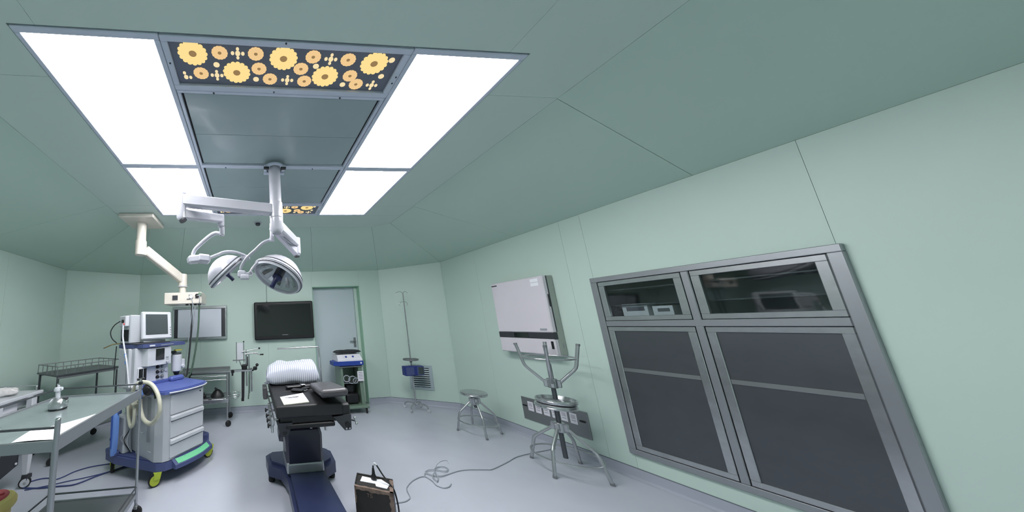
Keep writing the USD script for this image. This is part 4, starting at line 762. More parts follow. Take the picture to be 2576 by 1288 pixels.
# yellow sharps bin
t = Thing('sharps_bin', 'round yellow sharps bin with a red lid on the floor at the lower left corner', 'bin', (-2.06, 2.44, 0))
bc = (-2.085, 2.44, 0)
t.part('bucket', lathe([(0, 0.0), (0.112, 0.0), (0.118, 0.008), (0.138, 0.27), (0.132, 0.275), (0, 0.275)], 44, bc), 'yellow_plastic')
ld = t.part('rim_collar', lathe([(0.128, 0.262), (0.160, 0.262), (0.166, 0.272), (0.166, 0.30), (0.150, 0.325), (0.118, 0.338), (0, 0.338)], 44, bc), 'yellow_plastic')
t.part('red_lid', lathe([(0, 0.336), (0.112, 0.336), (0.116, 0.342), (0.108, 0.352), (0.06, 0.358), (0, 0.358)], 40, bc), 'red_plastic', ld)
t.part('lid_tab', mv(box((0.055, 0.03, 0.362), (0.05, 0.025, 0.012), 0.004), T(*bc)), 'red_plastic', ld)

# ================================================================== RAILED TROLLEY IN THE BACK LEFT CORNER
t = Thing('rail_trolley', 'low steel trolley with a guard rail all round in the back left corner', 'trolley', (-2.51, 3.67, 0), rotz=54)
Lx, Ly, zt = 0.80, 0.64, 1.075
t.part('tray_top', bx(0, Lx, 0, Ly, zt-0.022, zt, 0.003), 'dark_steel')
t.part('lower_tray', bx(0, Lx, 0, Ly, 0.30, 0.32, 0.003), 'dull_steel')
rt = [(0.01, 0.01), (Lx-0.01, 0.01), (Lx-0.01, Ly-0.01), (0.01, Ly-0.01)]
for a, b in ((0, 1), (1, 2), (2, 3), (3, 0)):
    p, q = np.array(rt[a]), np.array(rt[b]); r_ = t.part('guard_rail', cyl((*p, zt+0.105), (*q, zt+0.105), 0.006, 10), 'dull_steel'); n = 8 if a in (0, 2) else 4
    for k in range(n): w = p+(q-p)*k/n; t.part('baluster', cyl((*w, zt), (*w, zt+0.105), 0.0045, 8), 'dull_steel', r_)
for x, y in rt:
    lg = t.part('leg', cyl((x+(0.02 if x < 0.1 else -0.02), y+(0.02 if y < 0.1 else -0.02), 0.09), (x+(0.02 if x < 0.1 else -0.02), y+(0.02 if y < 0.1 else -0.02), zt-0.02), 0.014, 14), 'dark_steel')
    t.part('caster', mv(cat(disc((0, 0, -0.012), 0.045, 0.024, 22, 0.005)), R(90, (1, 0, 0)), T(x+(0.02 if x < 0.1 else -0.02), y+(0.02 if y < 0.1 else -0.02), 0.0455)), 'rubber', lg)
t.part('under_frame', cat(bx(0.02, Lx-0.02, 0.01, 0.03, zt-0.05, zt-0.02, 0.003), bx(0.02, Lx-0.02, Ly-0.03, Ly-0.01, zt-0.05, zt-0.02, 0.003)), 'dull_steel')

# ================================================================== ACCESSORY TROLLEY BEHIND THE MACHINE
t = Thing('accessory_trolley', 'steel two-shelf trolley with black wheels behind the anesthesia machine', 'trolley', (-0.85, 4.79, 0))
TX0, TX1, TY0, TY1 = -1.25, -0.43, 4.58, 5.00
for x in (TX0, TX1):
    for y in (TY0, TY1):
        lg = t.part('leg', cyl((x, y, 0.10), (x, y, 0.845), 0.014, 16), 'brushed_steel')
        c = t.part('caster', cat(cyl((x, y, 0.07), (x, y, 0.11), 0.010, 10), box((x, y, 0.075), (0.03, 0.04, 0.03), 0.006)), 'dark_plastic'); t.part('wheel', mv(disc((0, 0, -0.014), 0.047, 0.028, 24, 0.006), R(90, (1, 0, 0)), R(20), T(x+0.012, y, 0.0475)), 'rubber', c)
t.part('top_tray', cat(bx(TX0-0.02, TX1+0.02, TY0-0.01, TY1+0.01, 0.845, 0.86, 0.003), bx(TX0-0.02, TX1+0.02, TY0-0.02, TY0-0.008, 0.835, 0.89, 0.003), bx(TX0-0.02, TX1+0.02, TY1+0.008, TY1+0.02, 0.835, 0.89, 0.003)), 'dull_steel')
t.part('accessory_rail', cat(bx(TX0, 0.02, TY0-0.045, TY0-0.033, 0.858, 0.885, 0.003), bx(TX0+0.1, TX0+0.12, TY0-0.035, TY0-0.015, 0.862, 0.88, 0.002), bx(TX1-0.05, TX1-0.03, TY0-0.035, TY0-0.015, 0.862, 0.88, 0.002), bx(TX1, 0.0, TY0+0.05, TY0+0.062, 0.858, 0.885, 0.003), bx(-0.01, 0.02, TY0-0.045, TY0+0.062, 0.858, 0.885, 0.003)), 'steel')
for z in (0.80, 0.74): t.part('cross_bar', cyl((TX0, TY0, z), (TX1, TY0, z), 0.008, 12), 'steel')
t.part('lower_tray', cat(bx(TX0-0.02, TX1+0.02, TY0-0.01, TY1+0.01, 0.40, 0.412, 0.003), bx(TX0-0.02, TX1+0.02, TY0-0.02, TY0-0.008, 0.375, 0.43, 0.003), bx(TX0-0.02, TX1+0.02, TY1+0.008, TY1+0.02, 0.375, 0.43, 0.003)), 'steel')
t.part('side_basket', cat(*[ring((TX1+0.115, 4.75, z), r, 0.004, 26, 6) for z, r in ((0.47, 0.10), (0.43, 0.09), (0.405, 0.07))], *[cyl((TX1+0.115+0.10*math.cos(a), 4.75+0.10*math.sin(a), 0.47), (TX1+0.115+0.07*math.cos(a), 4.75+0.07*math.sin(a), 0.405), 0.003, 6) for a in np.linspace(0, 2*np.pi, 9)[:-1]]), 'steel')
t.part('side_basket_arm', cyl((TX1, 4.75, 0.44), (TX1+0.03, 4.75, 0.44), 0.006, 8), 'steel')
for x in (-1.02, -0.33): t.part('rail_clamp', cat(box((x, TY0-0.05, 0.87), (0.05, 0.04, 0.05), 0.006), cyl((x, TY0-0.07, 0.85), (x, TY0-0.11, 0.82), 0.014, 12)), 'black_plastic')
# uprights, leg supports and straps hung on the rail
t = Thing('leg_holder', 'steel leg holder with black clamps and hanging black straps on the trolley rail', 'leg holder', (-0.14, 4.56, 0.40))
t.part('upright', cat(cyl((-0.10, 4.56, 0.62), (-0.10, 4.56, 1.21), 0.014, 14), cyl((-0.055, 4.60, 0.50), (-0.055, 4.60, 1.16), 0.010, 12), cyl((-0.02, 4.60, 0.52), (-0.02, 4.60, 0.90), 0.016, 12)), 'steel')
t.part('cross_arm', cat(cyl((-0.17, 4.56, 1.18), (0.12, 4.54, 1.225), 0.009, 12), cyl((-0.12, 4.55, 1.14), (0.10, 4.53, 1.16), 0.012, 12), cyl((-0.02, 4.55, 1.16), (0.14, 4.52, 1.12), 0.006, 10)), 'steel')
t.part('arm_knob', cat(mv(trimesh.creation.icosphere(2, 0.016), T(0.125, 4.54, 1.228)), box((0.165, 4.52, 1.125), (0.06, 0.03, 0.02), 0.005)), 'black_plastic')
t.part('clamp_block', cat(rbox((-0.135, 4.56, 0.93), (0.09, 0.06, 0.09), 0.02), rbox((0.045, 4.56, 0.90), (0.07, 0.06, 0.06), 0.018), mv(trimesh.creation.icosphere(2, 0.027), T(0.08, 4.55, 0.955)), rbox((-0.09, 4.57, 1.02), (0.035, 0.035, 0.16), 0.01)), 'black_plastic')
t.part('strap', hull([(-0.185, 4.535, 0.86), (-0.13, 4.535, 0.86), (-0.185, 4.55, 0.86), (-0.13, 4.55, 0.86), (-0.19, 4.53, 0.44), (-0.145, 4.53, 0.44), (-0.19, 4.545, 0.44), (-0.145, 4.545, 0.44)]), 'black_leather')
t.part('strap_end', box((-0.172, 4.538, 0.415), (0.045, 0.012, 0.05), 0.004), 'black_plastic')
t.part('strap', pipe([(-0.055, 4.53, 0.86), (-0.06, 4.53, 0.75), (-0.065, 4.53, 0.55), (-0.08, 4.53, 0.42)], 0.009, 8), 'hose_green')
t = Thing('white_splint', 'pale translucent splint board with steel side rods above the trolley rail', 'splint', (-0.19, 4.58, 0.90))
t.part('board', bx(-0.255, -0.15, 4.575, 4.583, 1.05, 1.33, 0.003), 'light_plastic')
for x in (-0.265, -0.14): t.part('side_rod', cyl((x, 4.58, 1.0), (x, 4.58, 1.345), 0.0065, 10), 'dull_steel')
t.part('bracket', cat(bx(-0.33, -0.12, 4.57, 4.59, 1.035, 1.052, 0.003), cyl((-0.22, 4.58, 1.04), (-0.18, 4.575, 0.93), 0.008, 10)), 'dull_steel')
t.part('rod_tip', mv(trimesh.creation.icosphere(2, 0.013), T(-0.14, 4.58, 1.348)), 'dark_plastic')
# things on the trolley's lower tray
t = Thing('face_mask', 'black rubber face mask lying on the trolley lower shelf', 'face mask', (-0.62, 4.82, 0.413))
t.part('mask_shell', mv(lathe([(0.10, 0.0), (0.105, 0.012), (0.09, 0.05), (0.05, 0.105), (0.022, 0.125), (0, 0.127)], 24), np.diag([1.15, 0.8, 1.0, 1]), T(-0.62, 4.82, 0.413)), 'black_plastic'); t.part('mask_port', cyl((-0.62, 4.82, 0.53), (-0.66, 4.80, 0.565), 0.018, 12), 'dark_plastic')
t = Thing('hand_pump', 'small black pump with round knobs on the trolley lower shelf', 'pump', (-0.84, 4.70, 0.413))
t.part('pump_body', rbox((-0.84, 4.70, 0.455), (0.09, 0.09, 0.08), 0.02), 'black_plastic'); t.part('pump_knob', cat(mv(trimesh.creation.icosphere(2, 0.022), T(-0.83, 4.69, 0.508)), cyl((-0.80, 4.68, 0.44), (-0.73, 4.67, 0.44), 0.012, 10)), 'dark_plastic')
t = Thing('steel_rods', 'bundle of loose steel rods lying on the trolley lower shelf', 'steel rods', (-0.85, 4.62, 0.413))
for k in range(4): t.part('rod', cyl((-1.1+0.03*k, 4.60+0.02*k, 0.422+0.004*(k % 2)), (-0.50+0.02*k, 4.615+0.012*k, 0.424), 0.0075, 10), ('steel', 'dull_steel')[k % 2])
t.part('rod_grip', cyl((-0.74, 4.60, 0.424), (-0.69, 4.602, 0.424), 0.013, 12), 'black_plastic')

# ================================================================== BACK WALL: FILM VIEWER AND SCREEN
t = Thing('film_viewer', 'steel framed white film viewer on the far wall behind the hoses', 'film viewer', (-1.0, 5.25, 1.38))
VX0, VX1, VZ0, VZ1 = -1.52, -0.48, 1.385, 2.035
for a in ((VX0, VX1, VZ1-0.055, VZ1), (VX0, VX1, VZ0, VZ0+0.05)): t.part('frame_rail', bx(a[0], a[1], 5.175, 5.249, a[2], a[3], 0.005), 'steel')
for a in ((VX0, VX0+0.035), (VX1-0.035, VX1)): t.part('frame_rail', bx(*a, 5.175, 5.249, VZ0+0.05, VZ1-0.055, 0.005), 'steel')
for a in ((VX0+0.035, VX0+0.10), (VX1-0.105, VX1-0.035)): t.part('side_strip', bx(*a, 5.185, 5.249, VZ0+0.05, VZ1-0.055, 0.002), 'dark_plastic')
t.part('white_screen', bx(VX0+0.10, VX1-0.105, 5.19, 5.249, VZ0+0.05, VZ1-0.055, 0.002), 'viewer_white')
t = Thing('wall_screen', 'large black flat screen mounted on the far wall beside the door', 'screen', (0.655, 5.25, 1.33))
hs = t.part('housing', rbox((0.655, 5.185, 1.70), (1.19, 0.10, 0.745), 0.028, 3), 'black_plastic')
t.part('screen', bx(0.115, 1.195, 5.1325, 5.138, 1.405, 2.015, 0.002), 'screen', hs)
t.part('maker_mark', bx(0.60, 0.72, 5.131, 5.1326, 1.412, 1.42, 0), 'mid_plastic', hs)
t.part('wall_bracket', bx(0.35, 0.96, 5.225, 5.249, 1.5, 1.9, 0.004), 'dark_steel')
t.part('cable_stub', cat(cyl((0.325, 5.235, 2.06), (0.325, 5.235, 2.10), 0.010, 10), cyl((0.325, 5.243, 2.09), (0.325, 5.243, 2.66), 0.003, 6)), 'dull_steel')

# ================================================================== ELECTROSURGICAL UNIT ON ITS CART
t = Thing('unit_cart', 'gray-green metal cart on castors beside the door', 'cart', (1.80, 4.92, 0))
CX0, CX1, CY0, CY1 = 1.60, 2.02, 4.74, 5.12
t.part('base_plate', rbox((1.81, 4.93, 0.115), (0.50, 0.46, 0.05), 0.018), 'cart_green')
for x in (CX0, CX1-0.06): t.part('side_panel', hull([(x, CY0+0.04, 0.13), (x+0.06, CY0+0.04, 0.13), (x, CY1, 0.13), (x+0.06, CY1, 0.13), (x+(0.01 if x < 1.8 else -0.02), CY0+0.06, 0.80), (x+0.05, CY0+0.06, 0.80), (x+0.01, CY1, 0.80), (x+0.05, CY1, 0.80)]), 'cart_green')
t.part('back_panel', bx(CX0+0.05, CX1-0.05, CY1-0.03, CY1, 0.14, 0.78, 0.004), 'cart_green')
t.part('shelf', cat(bx(CX0+0.05, CX1-0.05, CY0+0.06, CY1-0.03, 0.50, 0.515, 0.003), bx(CX0, CX1, CY0+0.03, CY1, 0.79, 0.815, 0.006)), 'dull_steel')
t.part('black_pedal', cat(rbox((1.80, 4.90, 0.24), (0.24, 0.22, 0.18), 0.04), rbox((1.79, 4.94, 0.40), (0.16, 0.14, 0.16), 0.03)), 'black_plastic')
t.part('cable_coil', cat(ring((1.80, 4.76, 0.575), 0.07, 0.009, 26, 8, (0, 1, 0.3)), ring((1.70, 4.765, 0.60), 0.055, 0.009, 26, 8, (0.3, 1, 0)), ring((1.86, 4.755, 0.56), 0.05, 0.008, 26, 8, (-0.2, 1, 0.2))), 'cable_grey')
t.part('hanging_label', bx(1.905, 2.02, 4.758, 4.764, 0.545, 0.72, 0.001), 'label_white'); t.part('label_text', cat(*[bx(1.922, 2.003, 4.7565, 4.7585, z, z+0.006, 0) for z in (0.69, 0.665, 0.64, 0.615, 0.585)]), 'print_ink')
for x in (1.61, 2.01):
    for y in (4.75, 5.10):
        c = t.part('caster', box((x, y, 0.085), (0.04, 0.05, 0.03), 0.006), 'dark_plastic'); t.part('wheel', mv(disc((0, 0, -0.014), 0.045, 0.028, 22, 0.006), R(90, (1, 0, 0)), R(70), T(x+0.01, y, 0.0455)), 'rubber', c)
t = Thing('electrosurgical_unit', 'blue and white electrosurgical unit on top of the gray-green cart', 'medical device', (1.79, 4.92, 0.816))
us = t.part('housing', hull([(1.55, 4.75, 0.86), (2.03, 4.75, 0.86), (1.55, 5.10, 0.86), (2.03, 5.10, 0.86), (1.56, 4.755, 0.93), (2.02, 4.755, 0.93), (1.57, 4.84, 1.015), (2.01, 4.84, 1.015), (1.57, 5.10, 1.02), (2.01, 5.10, 1.02)]), 'label_white')
t.part('blue_front', bx(1.548, 2.034, 4.742, 5.08, 0.826, 0.905, 0.006), 'esu_blue', us); t.part('blue_side_tray', bx(1.47, 1.60, 4.74, 4.98, 0.832, 0.905, 0.008), 'esu_blue', us)
for x in (1.73, 1.86): t.part('dial', mv(disc((0, 0, 0), 0.018, 0.014, 16, 0.003), R(42, (1, 0, 0)), T(x, 4.80, 0.975)), 'esu_blue', us)
t.part('round_mark', mv(disc((0, 0, 0), 0.016, 0.004, 16), R(90, (1, 0, 0)), T(1.985, 4.743, 0.868)), 'label_white', us)
t.part('feet', cat(*[disc((x, y, 0.816), 0.016, 0.012, 12) for x in (1.60, 1.98) for y in (4.79, 5.06)]), 'rubber', us)
m = cushion(0.50, 0.20, 0.07, n=30, lump=0.015, seed=9)
single('foot_switch_pouch', mv(m, R(4), T(1.80, 4.93, 1.0555)), 'black_leather', 'long black padded pouch lying on top of the electrosurgical unit', 'pouch', smooth=True)

# ================================================================== INFUSION POLE
t = Thing('infusion_pole', 'thin steel infusion pole with hooks and a round tray by the angled wall', 'infusion stand', (2.93, 4.72, 0))
IX, IY = 2.93, 4.72
t.part('pole', cyl((IX, IY, 0.08), (IX, IY, 1.25), 0.0125, 14), 'steel'); t.part('pole', cyl((IX, IY, 1.24), (IX, IY, 2.12), 0.0085, 12), 'dull_steel')
t.part('tray', lathe([(0, 0.872), (0.125, 0.872), (0.132, 0.876), (0.132, 0.895), (0.128, 0.895), (0.126, 0.879), (0, 0.878)], 32, (IX, IY, 0)), 'dull_steel'); t.part('tray_socket', cyl((IX, IY, 0.83), (IX, IY, 0.905), 0.022, 14), 'dull_steel')
for k, a in enumerate((20, 160, 250, 310)[:2]):
    c_, s_ = math.cos(math.radians(a)), math.sin(math.radians(a))
    t.part('top_hook', pipe([(IX, IY, 2.115), (IX+0.03*c_, IY+0.03*s_, 2.15), (IX+0.085*c_, IY+0.085*s_, 2.155), (IX+0.125*c_, IY+0.125*s_, 2.13), (IX+0.13*c_, IY+0.13*s_, 2.09)], 0.0045, 8), 'steel')
    t.part('side_hook', pipe([(IX, IY, 1.955), (IX+0.04*c_, IY+0.04*s_, 1.96), (IX+0.085*c_, IY+0.085*s_, 1.93), (IX+0.085*c_, IY+0.085*s_, 1.895), (IX+0.07*c_, IY+0.07*s_, 1.885)], 0.004, 8), 'steel')
for k in range(4):
    a = math.radians(35+90*k); c_, s_ = math.cos(a), math.sin(a)
    lg = t.part('leg', pipe([(IX, IY, 0.10), (IX+0.06*c_, IY+0.06*s_, 0.115), (IX+0.14*c_, IY+0.14*s_, 0.115), (IX+0.19*c_, IY+0.19*s_, 0.09), (IX+0.20*c_, IY+0.20*s_, 0.055)], 0.0115, 10), 'steel')
    t.part('caster', mv(disc((0, 0, -0.010), 0.026, 0.020, 18, 0.004), R(90, (1, 0, 0)), R(35+90*k), T(IX+0.205*c_, IY+0.205*s_, 0.0265)), 'grey_plastic', lg)
t = Thing('infusion_pump', 'dark blue infusion pump clamped on the pole below its tray', 'infusion pump', (2.90, 4.66, 0.62))
ph = t.part('housing', mv(rbox((0, 0, 0), (0.34, 0.12, 0.165), 0.014), R(-4), T(2.885, 4.62, 0.705)), 'pump_blue')
t.part('display', mv(box((0.115, -0.0605, 0.0), (0.095, 0.008, 0.12), 0.003), R(-4), T(2.885, 4.62, 0.705)), 'screen_grey', ph)
t.part('display_frame', mv(cat(box((0.11, -0.0585, 0.0), (0.125, 0.008, 0.15), 0.004)), R(-4), T(2.885, 4.62, 0.705)), 'machine_blue_dark', ph)
t.part('pump_door', mv(box((-0.08, -0.061, 0.0), (0.14, 0.006, 0.13), 0.003), R(-4), T(2.885, 4.62, 0.705)), 'machine_blue_dark', ph)
t.part('pole_clamp', cat(rbox((2.925, 4.69, 0.71), (0.05, 0.05, 0.06), 0.010)), 'grey_plastic')

# return air grille in the angled wall
t = Thing('air_grille', 'gray slatted return air grille low in the angled wall behind the pole', 'air grille', (3.235, 4.915, 0.29))
g0, g1 = np.array([3.065, 5.032]), np.array([3.385, 4.811]); gd = (g1-g0)/np.linalg.norm(g1-g0); gn = np.array([-gd[1], gd[0]])*-1
gang = math.degrees(math.atan2(gd[1], gd[0])); GL = np.linalg.norm(g1-g0); GM = [R(gang), T(g0[0], g0[1], 0)]
for a in ((0, GL, 0.29, 0.335), (0, GL, 0.69, 0.735), (0, 0.045, 0.335, 0.69), (GL-0.055, GL, 0.335, 0.69)): t.part('frame_rail', mv(bx(a[0], a[1], -0.018, 0.0, a[2], a[3], 0.002), *GM), 'grille_grey')
t.part('dark_opening', mv(bx(0.045, GL-0.055, -0.004, 0.0, 0.335, 0.69, 0), *GM), 'shade_dark')
for k in range(9): t.part('slat', mv(box((0, 0, 0), (GL-0.10, 0.014, 0.024), 0.002), R(-28, (1, 0, 0)), T((GL-0.01)/2, -0.011, 0.356+0.0385*k), *GM), 'grille_grey')

# ================================================================== STEEL STOOLS
def stool_parts(t, k_=1.0, lr=0.0145):
    hub = t.part('hub', cat(lathe([(0, 0.375), (0.040, 0.375), (0.043, 0.38), (0.043, 0.465), (0.039, 0.47), (0, 0.47)], 24), *[mv(box((0.045, 0, 0.425), (0.045, 0.034, 0.075), 0.006), R(45+90*k)) for k in range(4)]), 'steel')
    for k in range(4):
        a = math.radians(45+90*k); c_, s_ = math.cos(a), math.sin(a)
        lg = t.part('leg', tube(np.array([(0.030*c_, 0.030*s_, 0.44), (0.05*c_, 0.05*s_, 0.42), (0.185*k_*c_, 0.185*k_*s_, 0.275), (0.203*k_*c_, 0.203*k_*s_, 0.25), (0.212*k_*c_, 0.212*k_*s_, 0.225), (0.255*k_*c_, 0.255*k_*s_, 0.012)]), lr, 14), 'steel')
        t.part('foot_cap', cyl((0.2545*k_*c_, 0.2545*k_*s_, 0.022), (0.258*k_*c_, 0.258*k_*s_, 0.0), lr+0.002, 14), 'dull_steel', lg)
    t.part('foot_ring', ring((0, 0, 0.150), 0.228*k_, 0.0085, 48, 10), 'steel')
def stool_seat(t, z, low=0.33):
    t.part('spindle', cyl((0, 0, low), (0, 0, z), 0.019, 18), 'dark_steel')
    st = t.part('seat', lathe([(0, z+0.022), (0.138, z+0.022), (0.150, z-0.012), (0.158, z-0.010), (0.163, z+0.012), (0.158, z+0.027), (0.146, z+0.034), (0, z+0.034)], 48), 'steel')
    t.part('seat_rim', ring((0, 0, z+0.003), 0.161, 0.006, 48, 8), 'chrome', st)
t = Thing('round_stool', 'round steel stool on four legs standing alone by the angled wall', 'stool', (3.175, 3.68, 0), rotz=20, group='round steel stools'); stool_parts(t, 1.0, 0.0125); stool_seat(t, 0.515)
t = Thing('round_stool', 'lower steel stool of the stacked pair, standing upright before the socket plate', 'stool', (3.235, 2.685, 0), rotz=-26, group='round steel stools'); stool_parts(t, 1.13); stool_seat(t, 0.63, 0.12)
st2 = Thing('round_stool', 'upper steel stool of the stacked pair, turned upside down with its legs in the air', 'stool', (3.245, 2.68, 1.29), rotz=-6, group='round steel stools'); st2.x.AddRotateXOp().Set(180.0); stool_parts(st2, 0.94); stool_seat(st2, 0.59, 0.22)

# ================================================================== RIGHT WALL: PURIFIER, SOCKET PLATE, STEEL CABINET
t = Thing('air_purifier', 'white wall-mounted air purifier with a black strip near its bottom', 'air purifier', (3.63, 3.15, 1.12))
QX0, QY0, QY1, QZ0, QZ1 = 3.545, 2.815, 3.495, 1.125, 2.082
hs = t.part('housing', bx(3.60, XR-0.001, QY0, QY1, QZ0, QZ1, 0.008), 'purifier_side')
t.part('front_panel', bx(QX0, 3.602, QY0, QY1, 1.39, QZ1, 0.010), 'purifier_white'); t.part('lower_panel', bx(QX0, 3.602, QY0, QY1, QZ0, 1.315, 0.010), 'purifier_white')
t.part('edge_seam', bx(3.597, 3.606, QY0-0.0015, QY0+0.002, 1.40, QZ1-0.004, 0), 'dark_plastic', hs)
st = t.part('black_strip', bx(QX0+0.004, 3.602, QY0-0.001, QY1, 1.315, 1.39, 0.003), 'dark_plastic'); t.part('strip_display', bx(QX0+0.001, QX0+0.006, 3.10, 3.28, 1.322, 1.384, 0.001), 'screen', st)
t.part('maker_mark', bx(QX0-0.002, QX0+0.003, 3.405, 3.485, 2.035, 2.05, 0), 'dark_plastic'); t.part('model_label', bx(QX0-0.002, QX0+0.003, 2.87, 2.945, 1.415, 1.44, 0), 'mid_plastic')
for z in (2.035, 1.985): t.part('sticker', bx(QX0-0.0015, QX0+0.003, 2.865, 2.955, z-0.02, z+0.02, 0), 'paper')
t.part('side_handle', bx(3.575, 3.59, QY0-0.004, QY0+0.004, 1.70, 1.85, 0.003), 'dark_plastic', hs); t.part('lower_switch', bx(QX0-0.004, QX0+0.006, 2.83, 2.855, 1.20, 1.29, 0.002), 'black_plastic'); t.part('side_vent', bx(3.64, 3.66, QY0-0.003, QY0+0.003, 1.21, 1.26, 0.002), 'mid_plastic', hs)

t = Thing('socket_plate', 'long steel socket plate with six white labels low on the right wall', 'socket panel', (XR, 3.11, 0.23))
pt = t.part('plate', bx(XR-0.014, XR-0.001, 2.755, 3.465, 0.228, 0.512, 0.003), 'dull_steel')
for k in range(6):
    y1 = 3.385-0.0925*k; lb = t.part('label', bx(XR-0.0165, XR-0.013, y1-0.068, y1, 0.352, 0.468, 0.0005), 'label_white')
    t.part('label_print', cat(*[bx(XR-0.0172, XR-0.0163, y1-0.055, y1-0.012, z, z+0.005, 0) for z in (0.44, 0.425, 0.41, 0.385)]), 'print_ink', lb)
for y in (3.425, 2.805): t.part('plate_latch', box((XR-0.019, y, 0.405), (0.012, 0.05, 0.018), 0.003), 'black_plastic')

t = Thing('steel_cabinet', 'built-in steel cabinet with glass upper doors in the right wall', 'cabinet', (XR, 1.86, 0.2))
KY0, KY1, KZ0, KZ1 = 1.25, 2.465, 0.235, 1.972
ff = ((KY0, KY1, KZ1-0.05, KZ1), (KY0, KY1, KZ0, KZ0+0.05), (KY0, KY0+0.05, KZ0+0.05, KZ1-0.05), (KY1-0.05, KY1, KZ0+0.05, KZ1-0.05))
for a in ff: t.part('outer_frame', bx(XR-0.026, XR+0.05, *a, 0.004), 'brushed_steel')
t.part('mullion', bx(XR-0.02, XR+0.02, 1.835, 1.875, KZ0+0.05, KZ1-0.05, 0.004), 'brushed_steel'); t.part('mid_rail', bx(XR-0.022, XR+0.02, KY0+0.05, KY1-0.05, 1.46, 1.515, 0.004), 'brushed_steel')
t.part('carcass', cat(bx(XR+0.35, XR+0.36, KY0, KY1, KZ0, KZ1, 0), bx(XR+0.04, XR+0.36, KY0, KY0+0.01, KZ0, KZ1, 0), bx(XR+0.04, XR+0.36, KY1-0.01, KY1, KZ0, KZ1, 0), bx(XR+0.04, XR+0.36, KY0, KY1, KZ1-0.01, KZ1, 0), bx(XR+0.04, XR+0.36, KY0, KY1, KZ0, KZ0+0.01, 0)), 'dark_steel')
for y0, y1 in ((1.88, KY1-0.053), (KY0+0.053, 1.83)):
    for z0, z1, gl in ((1.518, KZ1-0.054, True), (KZ0+0.054, 1.456, False)):
        w = 0.042
        d_ = t.part('door', cat(bx(XR-0.018, XR+0.012, y0, y1, z0, z0+w, 0.003), bx(XR-0.018, XR+0.012, y0, y1, z1-w, z1, 0.003), bx(XR-0.018, XR+0.012, y0, y0+w, z0+w, z1-w, 0.003), bx(XR-0.018, XR+0.012, y1-w, y1, z0+w, z1-w, 0.003)), 'steel')
        if gl: t.part('pane', bx(XR-0.002, XR+0.003, y0+w-0.003, y1-w+0.003, z0+w-0.003, z1-w+0.003, 0), 'pane_glass', d_, smooth=False)
        else:
            t.part('door_sheet', bx(XR-0.008, XR+0.002, y0+w-0.003, y1-w+0.003, z0+w-0.003, z1-w+0.003, 0.001), 'dark_steel', d_)
            t.part('door_band', bx(XR-0.014, XR-0.007, y0+w, y1-w, 1.02, 1.055, 0.002), 'dull_steel', d_)
for z in (1.66, 1.82): t.part('shelf', bx(XR+0.06, XR+0.34, KY0+0.02, KY1-0.02, z, z+0.012, 0.002), 'dark_steel')
t.part('floor_shelf', bx(XR+0.04, XR+0.34, KY0+0.02, KY1-0.02, 1.525, 1.535, 0.002), 'dark_steel')
for k, (y, w, h) in enumerate(((2.255, 0.17, 0.14), (2.08, 0.12, 0.11))):
    t = Thing('carton', ('white carton with gray print behind the cabinet glass', 'smaller white carton beside it on the cabinet shelf')[k], 'carton', (XR+0.14, y, 1.536))
    t.part('box_body', bx(XR+0.09, XR+0.20, y-w/2, y+w/2, 1.536, 1.536+h, 0.002), 'paper'); t.part('print_patch', bx(XR+0.0885, XR+0.091, y-w/2+0.02, y+w/2-0.03, 1.536+h*0.5, 1.536+h*0.78, 0), 'print_ink')
t = Thing('dark_bottle', 'short dark bottle left of the cartons behind the cabinet glass', 'bottle', (XR+0.12, 2.385, 1.536)); t.part('bottle_body', lathe([(0, 0), (0.032, 0), (0.034, 0.004), (0.034, 0.075), (0.014, 0.10), (0.014, 0.115), (0, 0.115)], 22, (XR+0.12, 2.385, 1.536)), 'black_plastic'); t.part('bottle_cap', disc((XR+0.12, 2.385, 1.65), 0.016, 0.016, 16, 0.002), 'dark_plastic')

# ================================================================== WORN BOX WITH A PLUG, CORDS ON THE FLOOR
BA = -29.0
t = Thing('worn_box', 'worn black leather box with white tape and pale edges on the floor', 'box', (0.965, 2.265, 0), rotz=BA)
BW, BD, BH = 0.285, 0.185, 0.30
bo = t.part('box_body', bx(-BW/2, BW/2, -BD/2, BD/2, 0.0, BH, 0.006), 'worn_leather'); t.part('gray_side', bx(BW/2-0.001, BW/2+0.004, -BD/2+0.012, BD/2-0.008, 0.01, BH-0.03, 0.002), 'grey_side', bo)
def ragged(p, q, w, seed, dz=0.0015):
    """A worn strip with a ragged edge along p-q in the plane given by w."""
    r_ = np.random.default_rng(seed); p, q, w = map(lambda a: np.array(a, float), (p, q, w)); n = 16; v = []
    nn = np.cross(q-p, w); nn = nn/np.linalg.norm(nn)*dz
    for i in range(n+1):
        k = 0.55+0.45*r_.random(); a = p+(q-p)*i/n; v += [a-nn, a+w*k-nn, a+nn, a+w*k+nn]
    f = []
    for i in range(n):
        a = 4*i
        for x_, y_ in ((0, 1), (1, 3), (3, 2), (2, 0)): f += [[a+x_, a+y_, a+4+y_], [a+x_, a+4+y_, a+4+x_]]
    f += [[0, 1, 3], [0, 3, 2], [4*n, 4*n+3, 4*n+1], [4*n, 4*n+2, 4*n+3]]
    m = trimesh.Trimesh(v, f, process=False); m.fix_normals(); return m
e = 0.001; yb = -BD/2-e; h = BH
